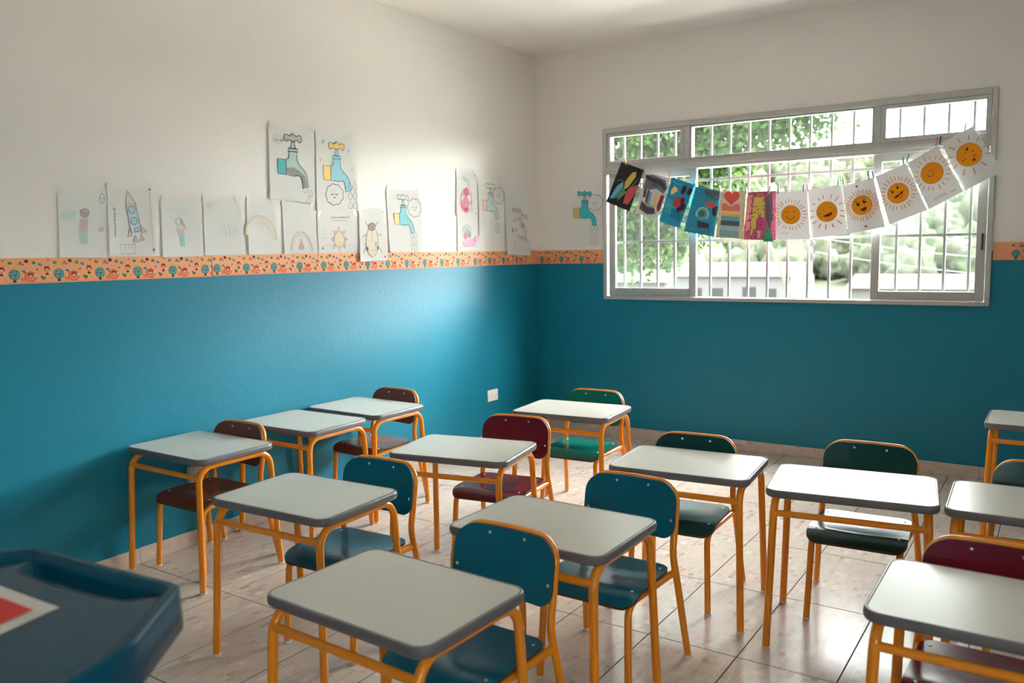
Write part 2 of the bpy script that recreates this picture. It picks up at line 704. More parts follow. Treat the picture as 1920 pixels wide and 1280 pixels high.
def border_motif(place):
    """one repeat of the print; u in 0..1 is one period, v in 0..0.58 the strip height"""
    d = Draw(place, step=0.00012, base=0.0003)
    T, TD, BR, RD, GR, BL, PU = (92, 158, 146), (60, 112, 112), (104, 42, 30), (196, 70, 52), (58, 126, 74), (66, 128, 168), (112, 36, 56)
    # tree
    d.fill(BR, [(0.115, 0.47), (0.175, 0.47), (0.18, 0.55), (0.11, 0.55)], 1)
    d.fill(TD, d.ell(0.145, 0.375, 0.125, 0.125), 2)
    d.fill(T, d.ell(0.145, 0.37, 0.112, 0.112), 3)
    for x, y in ((0.09, 0.32), (0.20, 0.31), (0.15, 0.45), (0.07, 0.40)):
        d.fill(TD, d.ell(x, y, 0.022, 0.016, 8), 4)
    d.fill((30, 92, 140), [(0.12, 0.36), (0.16, 0.38), (0.20, 0.34), (0.19, 0.40), (0.14, 0.41)], 5)
    d.fill(RD, d.ell(0.07, 0.375, 0.024, 0.02, 8), 5)
    d.fill(RD, d.ell(0.14, 0.30, 0.024, 0.014, 8), 5)
    # orange flower with a face
    for k in range(7):
        t = 2 * PI * k / 7 + 0.3
        x, y = 0.50 + 0.085 * math.cos(t), 0.43 + 0.075 * math.sin(t)
        d.fill((158, 52, 36), d.ell(x, y, 0.056, 0.05, 12), 1)
        d.fill((236, 132, 92), d.ell(x, y, 0.044, 0.038, 12), 2)
    d.fill((158, 52, 36), d.ell(0.50, 0.42, 0.06, 0.058, 14), 3)
    d.fill((240, 150, 112), d.ell(0.50, 0.43, 0.048, 0.044, 14), 4)
    d.fill((190, 206, 204), d.ell(0.615, 0.40, 0.028, 0.036, 10), 5)
    d.stroke((120, 40, 30), d.ell(0.50, 0.40, 0.06, 0.05, 10, 0, 180, 360), 0.02, 5)
    d.stroke((158, 52, 36), [(0.47, 0.45), (0.50, 0.46), (0.53, 0.45)], 0.012, 6)
    d.fill(BL, d.ell(0.35, 0.30, 0.045, 0.03, 10), 2)
    d.stroke((120, 50, 40), [(0.37, 0.33), (0.42, 0.38)], 0.02, 1)
    for x in (0.30, 0.335, 0.365):
        d.stroke(RD, d.ell(x, 0.49 + 0.02 * math.sin(x * 60), 0.022, 0.026, 8), 0.01, 2, True)
    # little bug face
    d.fill(BR, d.ell(0.88, 0.27, 0.066, 0.072, 14), 1)
    d.fill((240, 150, 118), d.ell(0.88, 0.292, 0.052, 0.052, 14), 2)
    d.stroke(RD, [(0.855, 0.31), (0.88, 0.32), (0.905, 0.31)], 0.01, 3)
    d.fill((110, 62, 44), d.ell(0.875, 0.372, 0.042, 0.03, 10), 3)
    d.fill((206, 196, 178), d.ell(0.94, 0.345, 0.024, 0.028, 8), 2)
    d.stroke(BR, [(0.845, 0.21), (0.83, 0.175)], 0.01, 2)
    d.stroke(BR, [(0.915, 0.21), (0.93, 0.175)], 0.01, 2)
    # leaves, cones, dots along the top
    d.fill(GR, d.ell(0.07, 0.11, 0.05, 0.035, 9), 1)
    d.fill((96, 168, 108), d.ell(0.085, 0.105, 0.022, 0.016, 8), 2)
    d.fill((140, 168, 62), [(0.22, 0.17), (0.24, 0.11), (0.30, 0.10), (0.33, 0.16)], 1)
    d.fill(RD, d.ell(0.29, 0.105, 0.03, 0.025, 8), 2)
    d.fill(BL, d.ell(0.345, 0.145, 0.026, 0.026, 8), 2)
    d.fill(PU, d.ell(0.425, 0.075, 0.048, 0.042, 9), 1)
    d.fill(GR, d.ell(0.585, 0.11, 0.046, 0.04, 9), 1)
    d.fill((110, 170, 116), d.ell(0.575, 0.105, 0.02, 0.018, 8), 2)
    d.fill(BL, d.ell(0.725, 0.15, 0.052, 0.034, 9, 0.3), 1)
    d.fill((120, 180, 200), d.ell(0.735, 0.142, 0.022, 0.014, 8), 2)
    d.fill((176, 60, 46), d.ell(0.915, 0.06, 0.024, 0.018, 7), 1)
    d.fill((122, 56, 44), d.ell(0.655, 0.27, 0.032, 0.016, 8, -0.3), 1)
    # plant by the flower
    d.fill(GR, [(0.72, 0.44), (0.75, 0.40), (0.79, 0.44), (0.84, 0.43), (0.83, 0.49), (0.76, 0.50)], 1)
    d.fill((216, 96, 64), d.ell(0.79, 0.505, 0.035, 0.02, 8), 2)
    d.stroke((150, 120, 96), d.ell(0.955, 0.47, 0.03, 0.03, 8, 0, 0, 200), 0.009, 1)
    d.fill((226, 112, 78), [(0, 0.551), (1, 0.551), (1, 0.561), (0, 0.561)], 0)
    return d


MOTIF = {}
STRIP = mat('printed_border_paper', (0.80, 0.34, 0.155, 1), 0.55, var=0.05, scale=25)
STRIPE = mat('border_white_edge', (0.85, 0.72, 0.60, 1), 0.6)


def border(name, wall, a, c, phase, dz=0.0, thick=0.0016, over=0.001):
    """strip from a to c along a wall; phase = where a print repeat starts"""
    q = MB()
    l = c - a
    n = max(2, int(l / 0.1))
    z0, z1 = BB + dz, BT + dz

    def pt(s, z, off):
        return (off, s, z) if wall == 'L' else (s, -off, z)
    rows = []
    for z, off in ((z0, 0.0), (z0, thick), (z1, thick), (z1, 0.0)):
        rows.append([pt(a + l * i / n, z, off) for i in range(n + 1)])
    if wall == 'L':
        rows = [list(reversed(r)) for r in rows]
    q.grid(rows, STRIP, smooth=False)
    o = tag(q.build(name), kind=S)
    k0 = math.floor((a - phase) / PER) - 1
    k = k0
    while phase + k * PER < c:
        p0 = phase + k * PER
        if p0 >= a - 0.001 and p0 + PER <= c + over:
            key = wall
            if key not in MOTIF:
                if wall == 'L':
                    def place(u, v, off=0.0):
                        return Vector((off, u * PER, -v * PER))
                else:
                    def place(u, v, off=0.0):
                        return Vector((u * PER, -off, -v * PER))
                MOTIF[key] = border_motif(place).mb.build('printed_motif')
                ob = MOTIF[key]
                ob.parent = o
            else:
                ob = bpy.data.objects.new('printed_motif', MOTIF[key].data)
                COL.objects.link(ob)
                ob.parent = o
            ob.location = (thick, p0, z1) if wall == 'L' else (p0, -thick, z1)
        k += 1
    return o


border('trim_1', 'L', -7.59, -3.103, -4.0855, 0.0, over=0.13)
border('trim_2', 'L', -3.103, -0.885, -3.103, 0.002, 0.0034)
border('trim_3', 'L', -0.885, -0.004, -0.885, 0.001, 0.0018)
border('trim_4', 'R', 0.002, 0.6085 - 0.006, 0.0175, 0.0)
border('trim_5', 'R', WX1 + 0.006, RX, 3.3175, 0.0)

# ------------------------------------------------------------------ window_1 (aluminium, sliding) with its grille
win = tag(empty('window_1', ((WX0 + WX1) / 2, 0.03, WZ0)), kind=S)
win_loc = Vector(win.location)


def wpart(name, boxes, parent, mt=ALU, bev=0.003):
    q = MB()
    for x0, x1, y0, y1, z0, z1 in boxes:
        if parent is not None:
            q.box(x0 - win_loc.x, x1 - win_loc.x, y0 - win_loc.y, y1 - win_loc.y, z0 - win_loc.z, z1 - win_loc.z, mt, bev)
    return q.build(name, parent)


FW = 0.030
TZ0, TZ1 = 2.022, 2.098
wpart('frame_jamb', [(WX0, WX0 + FW, -0.014, 0.075, WZ0, WZ1)], win)
wpart('frame_jamb', [(WX1 - FW, WX1, -0.014, 0.075, WZ0, WZ1)], win)
wpart('frame_head', [(WX0 + FW, WX1 - FW, -0.014, 0.075, WZ1 - 0.038, WZ1)], win)
wpart('frame_sill', [(WX0 + FW, WX1 - FW, -0.022, 0.075, WZ0, WZ0 + 0.026)], win)
wpart('transom', [(WX0 + FW, WX1 - FW, -0.010, 0.070, TZ0, TZ1 - 0.01), (WX0 + FW, WX1 - FW, -0.016, 0.0, TZ0 + 0.022, TZ0 + 0.05)], win)
MX = (1.283, 2.560)
for x in MX:
    wpart('mullion', [(x - 0.020, x + 0.020, -0.006, 0.065, TZ1 - 0.01, WZ1 - 0.038)], win)


def sash(x0, x1, z0, z1, y0, y1, st, handle=None):
    fr = wpart('sash', [(x0, x0 + st, y0, y1, z0, z1), (x1 - st, x1, y0, y1, z0, z1), (x0 + st, x1 - st, y0, y1, z1 - st * 0.9, z1), (x0 + st, x1 - st, y0, y1, z0, z0 + st * 1.1)], win)
    q = MB()
    ym = (y0 + y1) / 2
    q.box(x0 + st - 0.004 - win_loc.x, x1 - st + 0.004 - win_loc.x, ym - 0.0015 - win_loc.y, ym + 0.0015 - win_loc.y, z0 + st - win_loc.z, z1 - st * 0.9 + 0.004 - win_loc.z, GLASS)
    q.build('pane', fr)
    if handle:
        q = MB()
        hx, hz = handle
        q.box(hx - 0.006 - win_loc.x, hx + 0.006 - win_loc.x, y0 - 0.012 - win_loc.y, y0 - win_loc.y, hz - 0.05 - win_loc.z, hz + 0.05 - win_loc.z, mat('black_latch', (0.03, 0.03, 0.03, 1), 0.4), 0.002)
        q.build('latch', fr)
    return fr


sash(WX0 + 0.040, 1.356, WZ0 + 0.027, TZ0 - 0.001, 0.006, 0.030, 0.056)
sash(2.540, WX1 - 0.034, WZ0 + 0.027, TZ0 - 0.001, 0.006, 0.030, 0.052, (WX1 - 0.052, 1.46))
zu0, zu1 = TZ1 - 0.009, WZ1 - 0.039
sash(WX0 + 0.031, MX[0] - 0.021, zu0, zu1, -0.004, 0.022, 0.030)
sash(MX[0] + 0.021, MX[1] - 0.021, zu0, zu1, 0.004, 0.028, 0.014)
sash(MX[1] + 0.021, WX1 - 0.031, zu0, zu1, -0.004, 0.022, 0.030)

gr = tag(empty('security_grille', (1.9, 0.115, WZ0)), 'steel bar grille fixed outside the classroom window', 'grille')


def gpart(x0, x1, z0, z1, hy):
    q = MB()
    q.box(x0 - 1.9, x1 - 1.9, -hy, hy, z0 - WZ0, z1 - WZ0, BARM, 0.0015)
    q.build('bar', gr)


for i in range(19):
    x = 0.7405 + 0.1389 * i - 0.012
    if x < WX1 - 0.01:
        gpart(x - 0.008, x + 0.008, WZ0 + 0.001, WZ1 - 0.001, 0.008)
for z in (1.507, 1.945):
    gpart(WX0 + 0.001, WX1 - 0.001, z - 0.009, z + 0.009, 0.004)

# added_fill_window: unseen, added in the right wall behind the viewer to let in fill
w2 = MB()
for y0, y1, z0, z1 in ((V0, V1, VZ0, VZ0 + 0.04), (V0, V1, VZ1 - 0.04, VZ1), (V0, V0 + 0.04, VZ0, VZ1), (V1 - 0.04, V1, VZ0, VZ1), ((V0 + V1) / 2 - 0.03, (V0 + V1) / 2 + 0.03, VZ0, VZ1), (V0, V1, 2.02, 2.08)):
    w2.box(RX - 0.01, RX + 0.07, y0, y1, z0, z1, ALU)
tag(w2.build('added_fill_window'), kind=S)

# ------------------------------------------------------------------ outside
GRASS = mat('hill_grass', (0.042, 0.048, 0.034, 1), 0.95, spec=0.0, var=0.35, scale=0.12)
EARTH = mat('pale_earth', (0.06, 0.058, 0.046, 1), 0.95, spec=0.0, var=0.25, scale=0.3)
q = MB()
rows = []
NY, NX = 40, 50
for j in range(NY + 1):
    row = []
    for i in range(NX + 1):
        y = 0.4 + 330 * (j / NY) ** 1.6
        x = -220 + 440 * i / NX
        k = max(0.0, min(1.0, (y - 55) / 190))
        k = k * k * (3 - 2 * k) * (1 - max(0.0, min(1.0, (x - 5) / 70)))
        z = -3.2 + k * (26 + 4 * math.sin(x * 0.021 + 0.8) + 2.5 * math.sin(x * 0.06)) + 0.4 * math.sin(x * 0.2 + y * 0.13)
        if y < 2:
            z = -3.2
        row.append((x, y, z))
    rows.append(row)
rows = [list(reversed(r)) for r in rows]
q.grid(rows, GRASS)
tag(q.build('hill_ground'), kind=S)


def hill_z(x, y):
    k = max(0.0, min(1.0, (y - 55) / 190))
    k = k * k * (3 - 2 * k)
    return -3.2 + k * (26 + 4 * math.sin(x * 0.021 + 0.8) + 2.5 * math.sin(x * 0.06)) + 0.4 * math.sin(x * 0.2 + y * 0.13)


YARD = mat('pale_concrete_yard', (0.70, 0.67, 0.60, 1), 0.9, var=0.08, scale=0.5)
q = MB()
q.box(-60, 60, -45, 24, -3.6, -2.78, YARD)
tag(q.build('yard_ground'), kind=S)

# wooded hillside: lumpy crowns, far too many and too hazy to count
LEAFF = [mat('hill_tree_%d' % i, c, 0.95, spec=0.0, var=0.5, scale=1.2) for i, c in enumerate([(0.032, 0.040, 0.025, 1), (0.040, 0.047, 0.032, 1), (0.048, 0.053, 0.039, 1)])]
q = MB()
rnd = random.Random(3)
ico = bmesh.new()
bmesh.ops.create_icosphere(ico, subdivisions=3, radius=1.0)
IV = [v.co.copy() for v in ico.verts]
IFc = [tuple(v.index for v in f.verts) for f in ico.faces]
ico.free()
for n in range(1500):
    y = rnd.uniform(75, 250)
    x = -0.45 * y + rnd.uniform(-0.35, 0.42) * y
    z = hill_z(x, y)
    s = rnd.uniform(0.9, 2.4)
    h = s * rnd.uniform(0.9, 1.6)
    m = rnd.choice(LEAFF)
    b0 = len(q.v)
    ph = Vector((rnd.uniform(0, 90), rnd.uniform(0, 90), rnd.uniform(0, 90)))
    for v in IV:
        w = 1 + 0.55 * noise.noise(v * 1.7 + ph) + 0.40 * noise.noise(v * 4.1 + ph)
        q.v.append((x + v.x * s * w, y + v.y * s * w, z + h * 0.8 + v.z * h * w))
    mi = q.mi(m)
    for f in IFc:
        q.f.append(tuple(b0 + k for k in f))
        q.m.append(mi)
        q.sm.append(True)
tag(q.build('hillside_woods'), 'pale hazy woods covering the far hillside behind the window', 'woods', kind='stuff')

# the leafy tree close to the window: trunk, branches, leaves
BARK = mat('grey_brown_bark', (0.022, 0.017, 0.011, 1), 0.9, spec=0.1, var=0.3, scale=9, bump=0.4)
LF = [mat('leaf_deep', (0.0070, 0.0190, 0.0030, 1), 0.6, spec=0.10, var=0.3, scale=3, trans=0.3), mat('leaf_mid', (0.0130, 0.0310, 0.0050, 1), 0.6, spec=0.10, var=0.3, scale=3, trans=0.3), mat('leaf_light', (0.028, 0.050, 0.012, 1), 0.6, spec=0.10, var=0.3, scale=3, trans=0.3)]
tr = tag(empty('leafy_tree', (-2.5, 4.6, -3.2)), 'green leafy tree close outside, hanging over the window from the left', 'tree')
OT = Vector(tr.location)
q = MB()
trunk = [(-2.5, 4.6, -3.2), (-2.45, 4.6, -1.0), (-2.3, 4.5, 1.2), (-2.1, 4.4, 2.6), (-1.9, 4.4, 4.2)]
q.tube([Vector(p) - OT for p in trunk], [0.17, 0.14, 0.12, 0.09, 0.05], BARK, 9)
q.build('trunk', tr)
brs = [[(-2.2, 4.45, 2.0), (-1.5, 4.3, 2.6), (-0.7, 4.1, 2.95), (0.2, 4.0, 3.1), (1.2, 3.9, 3.08)], [(-2.3, 4.5, 1.3), (-1.5, 4.3, 1.9), (-0.9, 4.2, 2.1), (-0.2, 4.1, 2.5)], [(-2.1, 4.4, 2.7), (-1.4, 4.2, 3.2), (-0.4, 4.0, 3.5), (0.6, 3.9, 3.6)]]
for bb in brs:
    q = MB()
    q.tube([Vector(p) - OT for p in bb], [0.05, 0.035, 0.022, 0.014, 0.008][:len(bb)], BARK, 7)
    q.build('branch', tr)
q = MB()
rnd = random.Random(11)
clumps = []
for _ in range(230):                                     # hanging mass on the left
    x = rnd.uniform(-2.2, -0.25)
    lo = 1.25 if x < -0.95 else 1.75
    clumps.append((x, rnd.uniform(3.7, 4.9), rnd.uniform(lo, 3.6), 0.16))
for _ in range(14):
    clumps.append((rnd.uniform(-1.2, -0.45), rnd.uniform(3.8, 4.6), rnd.uniform(1.35, 1.8), 0.12))
for _ in range(36):
    clumps.append((rnd.uniform(-0.35, 0.32), rnd.uniform(3.8, 4.4), rnd.uniform(2.25, 3.4), 0.15))
for _ in range(30):
    clumps.append((rnd.uniform(0.30, 1.25), rnd.uniform(3.7, 4.2), rnd.uniform(2.72, 3.5), 0.13))
for cx, cy, cz, cr in clumps:
    for _ in range(70):
        p = Vector((cx + rnd.gauss(0, cr), cy + rnd.gauss(0, cr), cz + rnd.gauss(0, cr * 0.9))) - OT
        l = rnd.uniform(0.06, 0.115)
        wd = l * rnd.uniform(0.28, 0.4)
        d = Vector((rnd.gauss(0, 1), rnd.gauss(0, 1), rnd.gauss(-0.7, 0.7))).normalized()
        sd = d.cross(Vector((rnd.gauss(0, 1), rnd.gauss(0, 1), rnd.gauss(0, 1)))).normalized()
        up = d.cross(sd) * wd * 0.4
        m = LF[rnd.choices((0, 1, 2), (5, 5, 2))[0]]
        q.face([p, p + d * l * 0.5 + sd * wd + up, p + d * l, p + d * l * 0.5], m)
        q.face([p, p + d * l * 0.5, p + d * l, p + d * l * 0.5 - sd * wd + up], m)
tag(q.build('foliage', tr), kind='stuff')

# far houses, pole and wires
HW = mat('house_white_wall', (0.075, 0.075, 0.072, 1), 0.9, spec=0.0, var=0.06, scale=0.8)
HR = mat('house_roof', (0.045, 0.040, 0.036, 1), 0.9, spec=0.0, var=0.1, scale=1)
HG = mat('house_dark_window', (0.018, 0.020, 0.021, 1), 0.5, spec=0.1)


def house(label, x, y, w, d, h, z0, wins):
    e = tag(empty('house', (x, y, z0)), label, 'house', 'far houses down the slope')
    q = MB()
    q.box(-w / 2, w / 2, -d / 2, d / 2, 0, h, HW)
    q.build('wall', e)
    q = MB()
    q.face([(-w / 2 - 0.4, -d / 2 - 0.4, h), (w / 2 + 0.4, -d / 2 - 0.4, h), (w / 2 + 0.4, 0, h + 0.9), (-w / 2 - 0.4, 0, h + 0.9)], HR)
    q.face([(-w / 2 - 0.4, 0, h + 0.9), (w / 2 + 0.4, 0, h + 0.9), (w / 2 + 0.4, d / 2 + 0.4, h), (-w / 2 - 0.4, d / 2 + 0.4, h)], HR)
    q.face([(-w / 2, -d / 2, h), (w / 2, -d / 2, h), (w / 2, d / 2, h), (-w / 2, d / 2, h)], HR)
    for sx in (-1, 1):
        q.face([(sx * w / 2, -d / 2, h), (sx * w / 2, d / 2, h), (sx * w / 2, 0, h + 0.86)], HW)
    q.build('roof', e)
    for wx, wz, ww, wh in wins:
        q = MB()
        q.box(wx - ww / 2, wx + ww / 2, -d / 2 - 0.03, -d / 2 + 0.02, wz, wz + wh, HG)
        q.build('house_window', e)


house('white bungalow with dark windows left of the utility pole', -15.5, 52, 8, 6, 3.2, -3.6, [(-2.4, 1.5, 0.8, 0.9), (-0.9, 1.5, 0.8, 0.9), (1.3, 1.3, 0.9, 1.2), (2.8, 1.6, 0.6, 0.8)])
house('long low white house behind the window sill left of the bungalow', -26.5, 56, 9, 6, 2.6, -3.6, [(-2.5, 1.2, 1.1, 0.9), (0.2, 1.2, 1.1, 0.9), (2.8, 1.2, 1.1, 0.9)])
house('pale house low in the window under the sliding pane', -4.0, 58, 10, 6, 2.0, -3.4, [(-3.0, 0.9, 1.0, 0.8), (1.0, 0.9, 1.0, 0.8)])
POLEM = mat('pale_concrete_pole', (0.040, 0.040, 0.037, 1), 0.9, spec=0.0, scale=4)
pe = tag(empty('utility_pole', (-2.05, 16.5, -3.3)), 'pale concrete utility pole with insulators outside the window', 'pole')
q = MB()
q.tube([(0, 0, 0), (0, 0, 3), (0, 0, 5.35)], [0.12, 0.10, 0.08], POLEM, 12)
q.build('pole', pe)
for dz in (4.5, 4.85, 5.15):
    q = MB()
    q.tube([(0.08, -0.06, dz - 0.07), (0.10, -0.09, dz - 0.03), (0.10, -0.09, dz + 0.04), (0.10, -0.09, dz + 0.07)], [0.03, 0.06, 0.06, 0.03], HG, 8)
    q.build('insulator', pe)
q = MB()
q.tube([(-1.1, 0, 5.0), (0.0, 0, 2.4)], 0.045, POLEM, 8)
q.build('brace', pe)
WIRE = mat('grey_wire', (0.06, 0.06, 0.058, 1), 0.6, spec=0.1)
for i, (z, lab) in enumerate([(2.05, 'topmost power line running right from the utility pole'), (1.70, 'middle power line running right from the utility pole'), (1.33, 'lowest power line running right from the utility pole')]):
    q = MB()
    pts = []
    for k in range(15):
        t = k / 14
        pts.append((-1.9 + 9 * t, 16.45 - 2.5 * t, z - 0.75 * t - 0.9 * t * (1 - t)))
    q.tube(pts, 0.012, WIRE, 5)
    tag(q.build('power_line'), lab, 'wire', 'power lines outside')

# ------------------------------------------------------------------ desks
DW, DD, DH, DT = 0.5643, 0.4121, 0.585, 0.027
TR = 0.0136


def make_desk():
    root = empty('school_desk')
    # worktop laminate, set into the moulding
    q = MB()
    poly = rrect(DW - 0.010, DD - 0.010, 0.042, 7)
    q.prism(poly, DH - DT + 0.002, DH, LAMI)
    q.build('desktop', root)
    # moulding around the edge: half round profile
    q = MB()
    prof = []
    for k in range(9):
        t = -PI / 2 + PI * k / 8
        prof.append((0.004 + 0.006 * math.cos(t) if True else 0, DH - DT / 2 - 0.0004 + (DT / 2 + 0.0006) * math.sin(t)))
    prof = [(-0.004, DH - DT + 0.0005)] + prof + [(-0.001, DH + 0.0005), (-0.0012, DH - 0.004)]
    rows = []
    for i in range(len(prof)):
        off, z = prof[i]
        rows.append([(x, y, z) for x, y in rrect(DW - 0.020 + 2 * off, DD - 0.020 + 2 * off, 0.037 + off, 7)])
    q.grid(rows, EDGE, wrap_v=True)
    q.build('edge_moulding', root)
    zt = DH - DT - TR - 0.001
    fx, tx = 0.2645, 0.2475                                # half spread of the feet / of the side rails
    fy, ty = 0.214, 0.190
    for sx in (-1, 1):
        for sy in (-1, 1):
            foot = (sx * fx, sy * fy, 0.006)
            knee = (sx * tx, sy * ty, zt)
            inn = (sx * tx, 0, zt)
            arc = bend(foot, knee, inn, 0.066, 9)
            q = MB()
            q.tube([foot] + arc + [(sx * tx, sy * 0.115, zt)], TR, ORANGE, 12)
            leg = q.build('leg', root)
            q = MB()
            q.tube([(sx * fx, sy * fy, 0), (sx * fx, sy * fy, 0.009)], TR + 0.0012, CAPM, 12)
            q.build('foot_cap', leg)
        q = MB()
        q.tube([(sx * tx, -0.115, zt), (sx * tx, 0.115, zt)], TR - 0.0001, ORANGE, 12)
        q.build('side_rail', root)
    k = 0.082
    q = MB()
    yz = DH - DT - 0.058
    yy = -(ty + (fy - ty) * (1 - yz / zt)) + 0.001
    q.tube([(-tx - 0.001, yy, yz), (tx + 0.001, yy, yz)], 0.0118, ORANGE, 12)
    q.build('front_rail', root)
    q = MB()
    q.tube([(-tx, 0.118, zt - 0.004), (tx, 0.118, zt - 0.004)], 0.0105, ORANGE, 12)
    q.build('rear_rail', root)
    return root


DESKS = [
    ('C', 0.311, -3.448, 0.2, 'grey-topped desk against the blue wall, white power box under its corner'),
    ('D', 0.297, -2.815, 0.7, 'grey-topped desk by the blue wall with no chair, touching the desk behind'),
    ('E', 0.297, -2.345, -0.7, 'farthest grey-topped desk of the row along the blue wall'),
    ('B', 1.351, -3.751, 3.1, 'grey-topped desk left of the nearest desk, in front of a blue chair'),
    ('H', 1.413, -2.882, 11.4, 'grey-topped desk in front of the burgundy chair in mid room'),
    ('I', 1.374, -1.848, 5.6, 'grey-topped desk farthest in the corner, in front of the bright green chair'),
    ('A', 2.222, -4.239, -2.0, 'grey-topped desk nearest the camera, at the bottom centre'),
    ('J', 2.287, -3.565, -0.1, 'grey-topped desk directly behind the nearest blue chair'),
    ('F', 2.364, -2.621, 5.4, 'grey-topped desk in front of a dark green chair pushed far in, mid room'),
    ('G', 2.995, -2.623, 8.0, 'grey desk with bright window glare on its top'),
    ('L', 3.524, -3.536, 0.0, 'grey-topped desk in the bottom right corner, before a burgundy chair'),
    ('K', 3.584, -2.577, 2.0, 'grey-topped desk cut by the right edge, beside the glaring desk'),
    ('M', 3.582, -1.017, 0.0, 'small-looking grey-topped desk far right near the window wall'),
]
proto = make_desk()
for i, (k, x, y, a, lab) in enumerate(DESKS):
    o = proto if i == 0 else copy_tree(proto)
    o.location = (x, y, 0)
    o.rotation_euler = (0, 0, math.radians(a))
    tag(o, lab, 'desk', 'school desks with orange tube legs')

# ------------------------------------------------------------------ chairs
CR = 0.0124


def back_y(x, z):
    """y of the back tube plane at height z, bowed rearwards in the middle"""
    return 0.148 + 0.034 * (z - 0.44) / 0.195 + 0.022 * max(0.0, 1 - (x / 0.178) ** 2)


def seat_z(x, y):
    t = (y + 0.205) / 0.335
    z = 0.3470 - 0.010 * math.sin(PI * max(0, min(1, (t - 0.15) / 0.85))) * (1 - (x / 0.19) ** 2)
    if t < 0.26:
        k = (0.26 - t) / 0.26
        z -= 0.032 * k * k
    return z


def plate(q, outline, place, mt, th):
    """thick curved plate: outline 2d, place(a,b,side)"""
    n = len(outline)
    cx = sum(p[0] for p in outline) / n
    cy = sum(p[1] for p in outline) / n
    rings = 7
    for side, off in ((1, th / 2), (-1, -th / 2)):
        rows = []
        for k in range(rings + 1):
            s = max(0.0001, k / rings)
            rows.append([place(cx + (p[0] - cx) * s, cy + (p[1] - cy) * s, off) for p in outline])
        if side < 0:
            rows = [list(reversed(r)) for r in rows]
        q.grid(rows, mt, wrap_v=True)
    a = [place(p[0], p[1], th / 2) for p in outline]
    b = [place(p[0], p[1], -th / 2) for p in outline]
    q.grid([a, b], PLYEDGE, wrap_v=True)


def rivet(parent, p, n):
    q = MB()
    n = Vector(n).normalized()
    p = Vector(p)
    q.tube([p - n * 0.001, p + n * 0.0012, p + n * 0.0022, p + n * 0.0026], [0.0052, 0.0050, 0.0032, 0.0008], STEEL, 8)
    q.build('rivet', parent)


def dense(poly, n):
    out = []
    k = len(poly)
    for i in range(k):
        a, b = Vector(poly[i]), Vector(poly[(i + 1) % k])
        m = max(1, int(math.ceil((b - a).length / n)))
        for j in range(m):
            out.append(tuple(a.lerp(b, j / m)))
    return out


